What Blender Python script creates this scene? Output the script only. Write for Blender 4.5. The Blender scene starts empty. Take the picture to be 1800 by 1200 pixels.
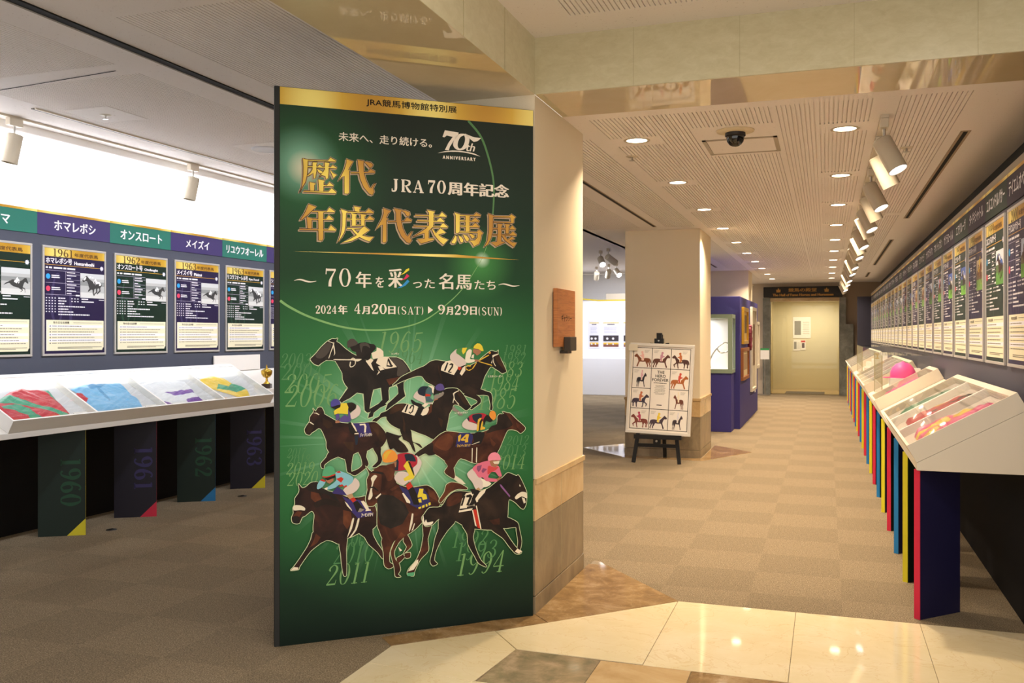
import bpy, bmesh, math, random
from math import sin, cos, tan, pi, radians, atan2, sqrt
from mathutils import Vector, Matrix, noise
from mathutils.geometry import tessellate_polygon
random.seed(7)
SC = bpy.context.scene
COL = SC.collection
PHI = math.atan(553 / 1612)          # the camera looks this far left of the corridor axis (+Y)
# ---------------------------------------------------------------- camera
cd = bpy.data.cameras.new('camera')
cam = bpy.data.objects.new('camera', cd); COL.objects.link(cam)
cd.sensor_width = 22.3
cd.lens = 22.3 * 1612 / 1800
cd.shift_y = -12 / 1800
cd.clip_start = 0.05; cd.clip_end = 100
cd.dof.use_dof = True; cd.dof.focus_distance = 5.2; cd.dof.aperture_fstop = 4.5
cam.location = (0, 0, 1.5)
cam.rotation_euler = (pi / 2, 0, PHI)
SC.camera = cam
# ---------------------------------------------------------------- view + world
SC.view_settings.view_transform = 'Standard'
SC.view_settings.look = 'None'
SC.view_settings.exposure = 0.62
SC.view_settings.gamma = 1.0
SC.view_settings.use_curve_mapping = False
SC.cycles.use_denoising = True
SC.cycles.max_bounces = 8
SC.cycles.diffuse_bounces = 4
SC.cycles.glossy_bounces = 4
SC.cycles.transparent_max_bounces = 24
SC.cycles.sample_clamp_indirect = 6
SC.cycles.blur_glossy = 0.5
WORLD_STRENGTH = 1.05
w = bpy.data.worlds.new('world'); SC.world = w; w.use_nodes = True
w.node_tree.nodes['Background'].inputs[0].default_value = (1.0, 0.95, 0.89, 1)
w.node_tree.nodes['Background'].inputs[1].default_value = WORLD_STRENGTH

def srgb(h):
    if isinstance(h, (tuple, list)): return tuple(h)
    v = [int(h[i:i + 2], 16) / 255 for i in (0, 2, 4)]
    return tuple(c / 12.92 if c < .04045 else ((c + .055) / 1.055) ** 2.4 for c in v)

WARM = srgb('ffe6c6'); HALLC = srgb('fff4e8'); NEUT = srgb('f1f3fc'); 
def area(name, loc, size, energy, color, rot=(0, 0, 0), size_y=None, parent=None, spread=None, shape=None):
    l = bpy.data.lights.new(name, 'AREA'); l.energy = energy; l.color = color; l.size = size
    l.shape = shape or ('RECTANGLE' if size_y else 'DISK')
    if size_y: l.size_y = size_y
    if spread: l.spread = spread
    o = bpy.data.objects.new(name, l); COL.objects.link(o); o.location = loc; o.rotation_euler = rot
    if parent: o.parent = parent
    return o
def spot(name, loc, target, energy, color, angle, blend=.6, radius=.04, parent=None):
    l = bpy.data.lights.new(name, 'SPOT'); l.energy = energy; l.color = color; l.spot_size = angle; l.spot_blend = blend; l.shadow_soft_size = radius
    o = bpy.data.objects.new(name, l); COL.objects.link(o); o.location = loc
    o.rotation_euler = (Vector(target) - Vector(loc)).to_track_quat('-Z', 'Y').to_euler()
    if parent: o.parent = parent
    return o
# large lights: the entrance hall's ceiling panels, added fill strips for the left gallery's posters, and that gallery's wall washer
HALL = 13; GALLERY = 9; WASH = 52
for hx, hy in ((-.9, .4), (.9, 1.2), (-1.1, 2.3), (.6, 3.2)):
    area('hall_light', (hx, hy, 3.05), .35, HALL, HALLC)
DL = 18                                # one corridor downlight

# ---------------------------------------------------------------- materials
MATS = {}
def nt(name):
    m = bpy.data.materials.new(name); m.use_nodes = True
    return m, m.node_tree.nodes, m.node_tree.links, m.node_tree.nodes['Principled BSDF']
def M(name, color='ffffff', rough=.55, metal=0., spec=.4, emit=None, es=0., coat=0.):
    if name in MATS: return MATS[name]
    m, n, l, b = nt(name)
    b.inputs['Base Color'].default_value = (*srgb(color), 1)
    b.inputs['Roughness'].default_value = rough; b.inputs['Metallic'].default_value = metal
    b.inputs['Specular IOR Level'].default_value = spec
    if coat: b.inputs['Coat Weight'].default_value = coat; b.inputs['Coat Roughness'].default_value = .06
    if emit: b.inputs['Emission Color'].default_value = (*srgb(emit), 1); b.inputs['Emission Strength'].default_value = es
    MATS[name] = m
    return m
def node(n, t, **k):
    x = n.new('ShaderNode' + t)
    for a, v in k.items(): setattr(x, a, v)
    return x
def math_(n, l, op, a, b=None):
    x = node(n, 'Math', operation=op)
    for i, v in enumerate((a, b)):
        if v is None: continue
        if isinstance(v, (int, float)): x.inputs[i].default_value = v
        else: l.new(v, x.inputs[i])
    return x.outputs[0]
def ramp(n, l, f, stops):
    r = node(n, 'ValToRGB'); e = r.color_ramp.elements
    while len(e) < len(stops): e.new(.5)
    for i, (p, c) in enumerate(stops):
        e[i].position = p; e[i].color = (*srgb(c), 1)
    l.new(f, r.inputs[0]); return r.outputs[0]
def coords(n, l, kind='Object', scale=(1, 1, 1)):
    t = node(n, 'TexCoord'); mp = node(n, 'Mapping'); mp.inputs['Scale'].default_value = scale
    l.new(t.outputs[kind], mp.inputs[0]); return mp.outputs[0]
def noise_(n, l, co, scale, detail=4, rough=.6, dist=0.):
    x = node(n, 'TexNoise'); x.inputs['Scale'].default_value = scale; x.inputs['Detail'].default_value = detail
    x.inputs['Roughness'].default_value = rough; x.inputs['Distortion'].default_value = dist
    l.new(co, x.inputs['Vector']); return x.outputs['Fac']
def bump(n, l, b, h, strength=.3, dist=.01):
    x = node(n, 'Bump'); x.inputs['Strength'].default_value = strength; x.inputs['Distance'].default_value = dist
    l.new(h, x.inputs['Height']); l.new(x.outputs[0], b.inputs['Normal'])
def mix(n, l, f, a, b):
    x = node(n, 'Mix', data_type='RGBA')
    if isinstance(f, (int, float)): x.inputs[0].default_value = f
    else: l.new(f, x.inputs[0])
    for i, v in ((6, a), (7, b)):
        if isinstance(v, (str, tuple)): x.inputs[i].default_value = (*srgb(v), 1)
        else: l.new(v, x.inputs[i])
    return x.outputs[2]

def stone(name, dark, mid, light, scale=3., rough=.12, stretch=(1, 1, 1), vein=None, spec=.5):
    m, n, l, b = nt(name)
    co = coords(n, l, 'Object', stretch)
    f = noise_(n, l, co, scale, 9, .68, .45)
    c = ramp(n, l, f, [(.28, dark), (.5, mid), (.72, light)])
    if vein:
        v = noise_(n, l, co, scale * .9, 6, .55, 2.2)
        k = math_(n, l, 'ABSOLUTE', math_(n, l, 'SUBTRACT', v, .5))
        k = math_(n, l, 'LESS_THAN', k, .006)
        c = mix(n, l, math_(n, l, 'MULTIPLY', k, .22), c, vein)
    l.new(c, b.inputs['Base Color']); b.inputs['Roughness'].default_value = rough; b.inputs['Specular IOR Level'].default_value = spec
    MATS[name] = m; return m
def make_carpet():
    m, n, l, b = nt('carpet')
    co = coords(n, l, 'Object')
    sh = node(n, 'Mapping'); sh.inputs['Location'].default_value = (-.08, 0, .01); l.new(co, sh.inputs[0])
    f = noise_(n, l, co, 150, 3, .75)
    f2 = noise_(n, l, co, 34, 3, .6)
    ch = node(n, 'TexChecker'); ch.inputs['Scale'].default_value = 2.0; l.new(sh.outputs[0], ch.inputs['Vector'])
    base = ramp(n, l, f, [(.34, '5e523f'), (.5, '877861'), (.66, 'b09f84')])
    dk = mix(n, l, 1., base, base)
    hs = node(n, 'HueSaturation'); hs.inputs['Value'].default_value = .90; l.new(base, hs.inputs['Color'])
    c = mix(n, l, ch.outputs['Fac'], base, hs.outputs[0])
    h2 = node(n, 'HueSaturation'); l.new(c, h2.inputs['Color']); l.new(math_(n, l, 'ADD', math_(n, l, 'MULTIPLY', f2, .5), .75), h2.inputs['Value'])
    l.new(h2.outputs[0], b.inputs['Base Color']); b.inputs['Roughness'].default_value = .95; b.inputs['Specular IOR Level'].default_value = .1
    bump(n, l, b, f, .6, .006)
    MATS['carpet'] = m
make_carpet()
def speckle(name, color, dark, thr=.64, rough=.8):
    m, n, l, b = nt(name)
    co = coords(n, l, 'Object'); f = noise_(n, l, co, 60, 4, .7)
    k = math_(n, l, 'GREATER_THAN', f, thr)
    l.new(mix(n, l, math_(n, l, 'MULTIPLY', k, .45), color, dark), b.inputs['Base Color'])
    b.inputs['Roughness'].default_value = rough; b.inputs['Specular IOR Level'].default_value = .2
    MATS[name] = m; return m
speckle('ceiling_board', 'e9e3df', '9a8b7c', .66)
stone('stone_band', 'c2b894', 'cac19e', 'd2caaa', 14., .3, (1, 1, 2.), spec=.3)
stone('stone_soffit', 'd2c09c', 'd8c8a6', 'dfd0b0', 2., .03, (1, 1, 1), spec=1.)
stone('marble_cream', 'e0cea2', 'e8d8b0', 'efe2c2', 2.2, .045, (1, 1, 1), 'c79a55', .5)
stone('marble_brown', '735838', '97784e', 'bda078', 6., .05, (1, 1, 1), 'd8c29a', .5)
stone('marble_green', '6c6a50', '98886a', 'c4ac8c', 6., .06, (1, 1, 1), None, .5)
stone('marble_tan', 'b6935f', 'cdae7e', 'dcc39a', 2.6, .06, (1, 1, 1), None, .5)
stone('stone_base', '6e6450', '8c7c62', 'a89678', 5., .35, (1, 1, .5), None, .4)
stone('stone_grey', '5a5a50', '74746a', '8c8c82', 6., .4)
def wallpaper():
    m, n, l, b = nt('pillar_cloth'); co = coords(n, l, 'Object', (1, 1, 1)); f = noise_(n, l, co, 300, 2, .5)
    l.new(ramp(n, l, f, [(.2, 'dccdae'), (.8, 'eadcc0')]), b.inputs['Base Color']); b.inputs['Roughness'].default_value = .6; b.inputs['Specular IOR Level'].default_value = .25
    bump(n, l, b, f, .15, .002); MATS['pillar_cloth'] = m
wallpaper()
def wood():
    m, n, l, b = nt('sign_wood'); co = coords(n, l, 'Object', (2, 2, 26)); f = noise_(n, l, co, 3, 5, .6, .6)
    l.new(ramp(n, l, f, [(.3, '9a5c30'), (.55, 'b8743e'), (.8, 'c98850')]), b.inputs['Base Color']); b.inputs['Roughness'].default_value = .45; MATS['sign_wood'] = m
wood()
def gold_foil():
    # printed brushed gold: bright and deep bands that belong to the print
    m, n, l, b = nt('gold_foil'); co = coords(n, l, 'Object'); s = node(n, 'SeparateXYZ'); l.new(co, s.inputs[0])
    f = math_(n, l, 'ADD', math_(n, l, 'MULTIPLY', math_(n, l, 'SINE', math_(n, l, 'MULTIPLY', s.outputs[0], 10.5)), .5), .5)
    l.new(ramp(n, l, f, [(0., 'bd8c22'), (.5, 'd4a936'), (1., 'f6e27c')]), b.inputs['Base Color'])
    b.inputs['Roughness'].default_value = .4; b.inputs['Metallic'].default_value = .15; MATS['gold_foil'] = m
    m, n, l, b = nt('gold_letter'); co = coords(n, l, 'Object'); s = node(n, 'SeparateXYZ'); l.new(co, s.inputs[0])
    f = math_(n, l, 'ADD', math_(n, l, 'MULTIPLY', math_(n, l, 'SINE', math_(n, l, 'ADD', math_(n, l, 'MULTIPLY', s.outputs[0], 12.), math_(n, l, 'MULTIPLY', s.outputs[2], 5.))), .5), .5)
    l.new(ramp(n, l, f, [(0., 'b8801c'), (.5, 'd8a830'), (1., 'f8de5c')]), b.inputs['Base Color'])
    b.inputs['Roughness'].default_value = .4; b.inputs['Metallic'].default_value = .1; MATS['gold_letter'] = m
gold_foil()
def banner_print():
    m, n, l, b = nt('banner_print'); co = coords(n, l, 'Object')
    c = None
    base = '1d3524'
    s = node(n, 'SeparateXYZ'); l.new(co, s.inputs[0])
    g = ramp(n, l, math_(n, l, 'DIVIDE', s.outputs[2], 2.7), [(0., '121f18'), (.10, '1a3422'), (.25, '235a30'), (.45, '2c6a39'), (.56, '296036'), (.66, '23462c'), (.78, '24372a'), (.95, '262f27')])
    def glow(col, x, z, r, power, amt, sx=1., sz=1.):
        nonlocal g
        vm = node(n, 'VectorMath', operation='SUBTRACT'); l.new(co, vm.inputs[0]); vm.inputs[1].default_value = (x, 0, z)
        v2 = node(n, 'VectorMath', operation='MULTIPLY'); l.new(vm.outputs[0], v2.inputs[0]); v2.inputs[1].default_value = (sx, 0, sz)
        ln = node(n, 'VectorMath', operation='LENGTH'); l.new(v2.outputs[0], ln.inputs[0])
        f = math_(n, l, 'SUBTRACT', 1., math_(n, l, 'MINIMUM', math_(n, l, 'DIVIDE', ln.outputs[1], r), 1.))
        f = math_(n, l, 'MULTIPLY', math_(n, l, 'POWER', f, power), amt)
        g = mix(n, l, f, g, col); return f
    glow('4fa05c', .62, 1.02, .95, 1.3, .75)
    glow('a4dcb4', .62, .98, .60, 1.4, 1.)
    glow('f4ecc4', .60, .93, .2, .8, .9)
    glow('357a48', .12, 2.3, .5, 1.6, .8)
    glow('9fd8c0', .11, 2.33, .2, 1.4, .9)
    glow('f2dcc0', .12, 2.31, .09, 1., .8)
    glow('4f9a50', 1.02, 1.87, .2, 1.3, .9)
    glow('d8f0d8', 1.03, 1.89, .045, 1.2, 1.)
    # rays fanning out of the bright centre
    ax = math_(n, l, 'ARCTAN2', math_(n, l, 'SUBTRACT', s.outputs[2], .97), math_(n, l, 'SUBTRACT', s.outputs[0], .62))
    cmb = node(n, 'CombineXYZ'); l.new(ax, cmb.inputs[0])
    rn = noise_(n, l, cmb.outputs[0], 9., 2, .5)
    vm = node(n, 'VectorMath', operation='DISTANCE'); l.new(co, vm.inputs[0]); vm.inputs[1].default_value = (.62, 0, .97)
    fall = math_(n, l, 'SUBTRACT', 1., math_(n, l, 'MINIMUM', math_(n, l, 'DIVIDE', vm.outputs[1], .7), 1.))
    rk = math_(n, l, 'MULTIPLY', math_(n, l, 'GREATER_THAN', rn, .58), math_(n, l, 'MULTIPLY', fall, .30))
    g = mix(n, l, rk, g, 'bff0d0')
    l.new(g, b.inputs['Base Color']); b.inputs['Roughness'].default_value = .5; b.inputs['Specular IOR Level'].default_value = .15
    MATS['banner_print'] = m
banner_print()
def coat_fur(name, dark, mid, light, sc=9.):
    m, n, l, b = nt(name); co = coords(n, l, 'Object', (1, 1, 1)); f = noise_(n, l, co, sc, 3, .5, .8)
    l.new(ramp(n, l, f, [(.35, dark), (.55, mid), (.8, light)]), b.inputs['Base Color']); b.inputs['Roughness'].default_value = .5; b.inputs['Specular IOR Level'].default_value = .2
    MATS[name] = m
coat_fur('p_ink', '1d1916', '26201c', '352d27'); coat_fur('p_black', '1c1512', '281d17', '3c2c22'); coat_fur('p_bay', '211411', '331e19', '532f24')
coat_fur('p_chest', '2c1710', '47261a', '6d3d26'); coat_fur('p_brown', '2c1c12', '40291a', '5a3a24'); coat_fur('p_rust', '46251a', '603420', '7c482c')
PAL = dict(char='4a423b', bone='e6dcc2', cloth='efe2c8', label='e8e0c0', pants='d9c9bf', boot='1c1613', red='c4321f', silkgreen='4c8a46', yellow='e6cf3c',
           cream='f0e6cf', skin='a87254', gold='e0b43c', orange='e8963a', grey='8f857a', navy='1c2636', teal='47656d', violet='5a4a8c', violet2='4d4796', purple='3a2f6e',
           blue='2e2c62', crim='b02436', crim2='d04a48', tan='b89468', sky='86c0cc', mint='58a878', pink='dc7088', pink2='ee8fa0', magenta='8e4a6e', mauve='8a5a90',
           dblue='4d90c0', green='2f9a72')
def P(k):
    if 'p_' + k in MATS: return MATS['p_' + k]
    return M('p_' + k, PAL[k], .5, 0, .25)
def glass(name, tint='f4fbf8', mx=.10):
    m = bpy.data.materials.new(name); m.use_nodes = True; n = m.node_tree.nodes; l = m.node_tree.links
    n.clear(); o = node(n, 'OutputMaterial'); t = node(n, 'BsdfTransparent'); t.inputs[0].default_value = (*srgb(tint), 1)
    g = node(n, 'BsdfGlossy'); g.inputs['Roughness'].default_value = .02; f = node(n, 'LayerWeight')
    x = node(n, 'MixShader'); l.new(math_(n, l, 'ADD', math_(n, l, 'MULTIPLY', math_(n, l, 'POWER', f.outputs['Facing'], 4.), .42), .03), x.inputs[0]); l.new(t.outputs[0], x.inputs[1]); l.new(g.outputs[0], x.inputs[2]); l.new(x.outputs[0], o.inputs[0])
    MATS[name] = m; return m
glass('case_glass', 'fdfefd'); glass('door_glass', 'f0ede2', .10)

# ---------------------------------------------------------------- mesh helpers
class MB:
    def __init__(s): s.v = []; s.f = []; s.m = []; s.mats = []; s.smooth = []
    def mi(s, mat):
        if isinstance(mat, str): mat = MATS[mat]
        if mat not in s.mats: s.mats.append(mat)
        return s.mats.index(mat)
    def add(s, vs, fs, mat, smooth=False, T=None):
        k = len(s.v); i = s.mi(mat)
        s.v += [tuple(T @ Vector(p)) if T else tuple(p) for p in vs]
        for f in fs: s.f.append([k + a for a in f]); s.m.append(i); s.smooth.append(smooth)
        return s
    def box(s, a, b, mat, T=None, faces='all'):
        x0, y0, z0 = a; x1, y1, z1 = b
        vs = [(x0, y0, z0), (x1, y0, z0), (x1, y1, z0), (x0, y1, z0), (x0, y0, z1), (x1, y0, z1), (x1, y1, z1), (x0, y1, z1)]
        return s.add(vs, [(0, 3, 2, 1), (4, 5, 6, 7), (0, 1, 5, 4), (1, 2, 6, 5), (2, 3, 7, 6), (3, 0, 4, 7)], mat, T=T)
    def prism(s, pts, axis, a, b, mat, T=None):
        # pts: polygon in the two other axes (in x,y,z order), extruded along axis
        def p3(p, t):
            q = list(p); q.insert(axis, t); return tuple(q)
        n = len(pts); vs = [p3(p, a) for p in pts] + [p3(p, b) for p in pts]
        fs = [[i, (i + 1) % n, n + (i + 1) % n, n + i] for i in range(n)]
        tri = tessellate_polygon([[Vector((*p, 0)) for p in pts]])
        fs += [list(t) for t in tri] + [[n + i for i in reversed(t)] for t in tri]
        return s.add(vs, fs, mat, T=T)
    def cyl(s, p0, p1, r0, r1=None, mat=None, n=16, caps=True, smooth=True, T=None):
        r1 = r0 if r1 is None else r1
        p0 = Vector(p0); p1 = Vector(p1); d = (p1 - p0).normalized(); q = d.to_track_quat('Z', 'Y')
        vs = []; 
        for p, r in ((p0, r0), (p1, r1)):
            for i in range(n):
                a = 2 * pi * i / n; vs.append(tuple(p + q @ Vector((r * cos(a), r * sin(a), 0))))
        s.add(vs, [[i, (i + 1) % n, n + (i + 1) % n, n + i] for i in range(n)], mat, smooth, T)
        if caps: s.add(vs, [list(range(n))[::-1], list(range(n, 2 * n))], mat, False, T)
        return s
    def lathe(s, prof, mat, n=24, T=None):
        vs = []; k = len(prof)
        for i in range(n):
            a = 2 * pi * i / n
            for r, z in prof: vs.append((r * cos(a), r * sin(a), z))
        fs = [[i * k + j, ((i + 1) % n) * k + j, ((i + 1) % n) * k + j + 1, i * k + j + 1] for i in range(n) for j in range(k - 1)]
        return s.add(vs, fs, mat, True, T)
    def flat(s, pts, y, mat):          # filled outline in the x-z plane
        tri = tessellate_polygon([[Vector((p[0], p[1], 0)) for p in pts]])
        fs = []
        for a, b, c in tri:
            (ax, az), (bx, bz), (cx, cz) = pts[a], pts[b], pts[c]
            fs.append([a, b, c] if (bx - ax) * (cz - az) - (bz - az) * (cx - ax) > 0 else [a, c, b])
        return s.add([(x, y, z) for x, z in pts], fs, mat)
    def rect(s, x0, x1, z0, z1, y, mat): return s.flat([(x0, z0), (x1, z0), (x1, z1), (x0, z1)], y, mat)
    def ribbon(s, pts, w, y, mat, closed=False):   # flat band along a line in the x-z plane; w number or list of half-widths
        n = len(pts); vs = []
        for i, p in enumerate(pts):
            a = pts[(i - 1) % n] if (closed or i) else p; b = pts[(i + 1) % n] if (closed or i < n - 1) else p
            d = Vector((b[0] - a[0], b[1] - a[1])); d = d.normalized() if d.length > 1e-9 else Vector((1, 0))
            h = w[i] if isinstance(w, (list, tuple)) else w
            vs += [(p[0] - d.y * h, y, p[1] + d.x * h), (p[0] + d.y * h, y, p[1] - d.x * h)]
        m = n if closed else n - 1
        return s.add(vs, [[2 * i + 1, 2 * ((i + 1) % n) + 1, 2 * ((i + 1) % n), 2 * i] for i in range(m)], mat)
    def disc(s, c, r, y, mat, n=14, rz=None):
        return s.flat([(c[0] + r * cos(2 * pi * i / n), c[1] + (rz or r) * sin(2 * pi * i / n)) for i in range(n)], y, mat)
    def build(s, name, parent=None, **tags):
        me = bpy.data.meshes.new(name); me.from_pydata(s.v, [], s.f)
        for m in s.mats: me.materials.append(m)
        me.polygons.foreach_set('material_index', s.m); me.polygons.foreach_set('use_smooth', s.smooth); me.update()
        return link(name, me, parent, **tags)
def link(name, me, parent=None, label=None, cat=None, group=None, kind=None, loc=None, rz=None):
    o = bpy.data.objects.new(name, me); COL.objects.link(o)
    if parent: o.parent = parent
    tag(o, label, cat, group, kind)
    if loc is not None: o.location = loc
    if rz is not None: o.rotation_euler = (0, 0, rz)
    return o
def tag(o, label=None, cat=None, group=None, kind=None):
    for k, v in (('label', label), ('category', cat), ('group', group), ('kind', kind)):
        if v: o[k] = v
    return o
def thing(name, label, cat, loc=(0, 0, 0), rz=0., group=None):
    return link(name, None, None, label, cat, group, None, loc, rz)
def struct(mb, name): return mb.build(name, kind='structure')
def bevel(o, w=.004, seg=2):
    bm = bmesh.new(); bm.from_mesh(o.data); bmesh.ops.recalc_face_normals(bm, faces=bm.faces); bm.to_mesh(o.data); bm.free()
    md = o.modifiers.new('edge', 'BEVEL'); md.width = w; md.segments = seg; md.limit_method = 'ANGLE'; return o
def smooth_curve(pts, k=6):
    if len(pts) < 3: return pts
    out = []; n = len(pts)
    for i in range(n - 1):
        p0 = pts[max(i - 1, 0)]; p1 = pts[i]; p2 = pts[i + 1]; p3 = pts[min(i + 2, n - 1)]
        for j in range(k):
            t = j / k
            out.append(tuple(.5 * (2 * p1[a] + (p2[a] - p0[a]) * t + (2 * p0[a] - 5 * p1[a] + 4 * p2[a] - p3[a]) * t * t + (3 * p1[a] - p0[a] - 3 * p2[a] + p3[a]) * t ** 3) for a in range(len(p1))))
    return out + [tuple(pts[-1])]
# ---- lettering
_tc = {}
def glyphs(body):
    if body in _tc: return _tc[body]
    c = bpy.data.curves.new('lettering', 'FONT'); c.body = body; c.resolution_u = 3
    o = bpy.data.objects.new('lettering', c); COL.objects.link(o); bpy.context.view_layer.update()
    me = bpy.data.meshes.new_from_object(o.evaluated_get(bpy.context.evaluated_depsgraph_get()))
    v = [(p.co.x, p.co.y) for p in me.vertices]; f = [list(p.vertices) for p in me.polygons]
    bpy.data.objects.remove(o); bpy.data.curves.remove(c); bpy.data.meshes.remove(me)
    x0 = min(p[0] for p in v); x1 = max(p[0] for p in v); z0 = min(p[1] for p in v); z1 = max(p[1] for p in v)
    v = [((p[0] - x0) / (x1 - x0), (p[1] - z0) / (z1 - z0)) for p in v]
    _tc[body] = (v, f); return _tc[body]
def text(mb, body, x0, x1, z0, z1, y, mat, bx=0., bz=0.):
    v, f = glyphs(body); x0 += bx; x1 -= bx
    offs = [(0, 0)] if not (bx or bz) else [(0, 0), (-bx, 0), (bx, 0), (-bx * .5, bz), (bx * .5, -bz)]
    for i, (dx, dz) in enumerate(offs):
        mb.add([(x0 + dx + p[0] * (x1 - x0), y - i * 2e-5, z0 + dz + p[1] * (z1 - z0)) for p in v], f, mat)
# serif digits and capitals drawn as strokes (x 0..1, z 0..1, half-width)
TH, TK = .022, .085
SER = {
'0': [[(.5, .98, TH), (.3, .9, .05), (.15, .5, TK), (.3, .1, .05), (.5, .02, TH)], [(.5, .98, TH), (.7, .9, .05), (.85, .5, TK), (.7, .1, .05), (.5, .02, TH)]],
'1': [[(.52, .98, TK), (.52, 0, TK)], [(.2, .03, .03), (.84, .03, .03)], [(.2, .93, .03), (.5, .95, .04)]],
'2': [[(.16, .72, .07), (.22, .86, .05), (.48, .97, .035), (.76, .86, .08), (.76, .66, .085), (.5, .38, .05), (.18, .08, .03)], [(.14, .07, .07), (.86, .07, .07)], [(.86, .04, .03), (.9, .27, .02)], [(.17, .73, .085), (.27, .73, .085)]],
'3': [[(.2, .8, .07), (.28, .92, .04), (.5, .97, .03), (.74, .86, .075), (.72, .65, .07), (.45, .52, .025)], [(.45, .52, .025), (.72, .46, .06), (.84, .26, .085), (.7, .07, .05), (.45, .02, .03), (.22, .1, .04), (.17, .22, .07)]],
'4': [[(.66, .98, .05), (.66, .0, TK)], [(.64, .96, .03), (.08, .3, .03)], [(.08, .28, .035), (.94, .28, .035)], [(.46, .03, .03), (.88, .03, .03)]],
'5': [[(.24, .94, .03), (.22, .52, .03)], [(.24, .9, .07), (.82, .93, .05)], [(.22, .52, .03), (.5, .62, .035), (.78, .5, .07), (.82, .28, .085), (.66, .07, .05), (.42, .02, .03), (.22, .1, .04), (.18, .2, .06)]],
'6': [[(.76, .9, .05), (.6, .98, .03), (.38, .88, .05), (.19, .5, TK), (.24, .2, .08), (.5, .02, .03)], [(.5, .02, .03), (.76, .12, .06), (.82, .3, .085), (.72, .5, .06), (.5, .57, .03), (.28, .46, .03)]],
'7': [[(.16, .9, .075), (.86, .9, .075)], [(.15, .98, .02), (.13, .66, .03)], [(.84, .9, .03), (.62, .6, .05), (.45, .3, .085), (.42, 0, .1)]],
'8': [[(.5, .98, .03), (.26, .9, .06), (.24, .68, .07), (.5, .54, .06), (.8, .38, .08), (.78, .12, .07), (.5, .02, .03)], [(.5, .98, .03), (.72, .9, .05), (.74, .7, .05), (.5, .54, .03), (.2, .38, .06), (.18, .14, .07), (.5, .02, .03)]],
'9': [[(.24, .1, .05), (.4, .02, .03), (.62, .12, .05), (.81, .5, TK), (.76, .8, .08), (.5, .98, .03)], [(.5, .98, .03), (.24, .88, .06), (.18, .7, .085), (.28, .5, .06), (.5, .43, .03), (.72, .54, .03)]],
'J': [[(.62, .98, TK), (.62, .25, TK), (.5, .04, .05), (.25, .04, .05)], [(.4, .95, .03), (.84, .95, .03)], [(.2, .12, .09), (.3, .12, .09)]],
'R': [[(.25, .98, TK), (.25, 0, TK)], [(.08, .03, .03), (.44, .03, .03)], [(.08, .95, .03), (.5, .95, .03), (.78, .86, .07), (.76, .62, .07), (.5, .5, .03), (.28, .5, .03)], [(.48, .5, .05), (.74, .1, .085), (.96, .03, .03)]],
'A': [[(.5, .98, .03), (.16, .02, .025)], [(.5, .98, .06), (.8, .02, .09)], [(.26, .32, .03), (.68, .32, .03)], [(.04, .03, .03), (.3, .03, .03)], [(.62, .03, .03), (.98, .03, .03)]],
'S': [[(.8, .8, .04), (.68, .94, .03), (.45, .97, .04), (.24, .84, .07), (.3, .62, .08), (.68, .42, .08), (.8, .22, .08), (.62, .04, .04), (.38, .03, .03), (.18, .22, .04)]],
'T': [[(.5, .98, TK), (.5, 0, TK)], [(.06, .95, .03), (.94, .95, .03)], [(.06, .96, .03), (.06, .76, .02)], [(.94, .96, .03), (.94, .76, .02)], [(.3, .03, .03), (.7, .03, .03)]],
'U': [[(.22, .98, TK), (.22, .28, TK), (.4, .03, .05), (.6, .05, .03), (.76, .3, .03), (.76, .98, .03)], [(.04, .95, .03), (.42, .95, .03)], [(.6, .95, .03), (.94, .95, .03)]],
'N': [[(.2, .98, .03), (.2, .0, .03)], [(.16, .98, .06), (.8, .02, .09)], [(.8, .98, .03), (.8, .0, .03)], [(.02, .95, .03), (.3, .95, .03)], [(.06, .03, .03), (.36, .03, .03)], [(.62, .95, .03), (.98, .95, .03)]],
'(': [[(.7, 1.02, .02), (.42, .75, .06), (.42, .25, .06), (.7, -.04, .02)]], ')': [[(.3, 1.02, .02), (.58, .75, .06), (.58, .25, .06), (.3, -.04, .02)]],
}
WID = {'1': .8, '(': .5, ')': .5, 'J': .85}
def serif(mb, body, x0, x1, z0, z1, y, mat, slant=0., thin=1.):
    tot = sum(WID.get(c, 1.) + .06 for c in body) - .06; u = (x1 - x0) / tot; h = z1 - z0; x = x0
    for c in body:
        wd = WID.get(c, 1.) * u
        for st in SER.get(c, []):
            y -= 1.5e-5
            pts = smooth_curve(st, 5) if len(st) > 2 else st
            mb.ribbon([(x + p[0] * wd + slant * (p[1] - .0) * h, z0 + p[1] * h) for p in pts], [p[2] * min(u, h * .8) * thin for p in pts], y, mat)
        x += wd + .06 * u
def rounded(q, k=3):            # soft closed outline through the given points
    n = len(q)
    if n < 6: return q
    out = []
    for i in range(n):
        p0, p1, p2, p3 = q[i - 1], q[i], q[(i + 1) % n], q[(i + 2) % n]
        m1 = [.38 * (p2[a] - p0[a]) for a in (0, 1)]; m2 = [.38 * (p3[a] - p1[a]) for a in (0, 1)]
        for j in range(k):
            t = j / k; h1 = 2 * t ** 3 - 3 * t * t + 1; h2 = t ** 3 - 2 * t * t + t; h3 = 3 * t * t - 2 * t ** 3; h4 = t ** 3 - t * t
            out.append(tuple(h1 * p1[a] + h2 * m1[a] + h3 * p2[a] + h4 * m2[a] for a in (0, 1)))
    return out
def pp(s, k=.001): return [(float(a) * k, float(b) * k) for a, b in (q.split(',') for q in s.split())]
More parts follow.
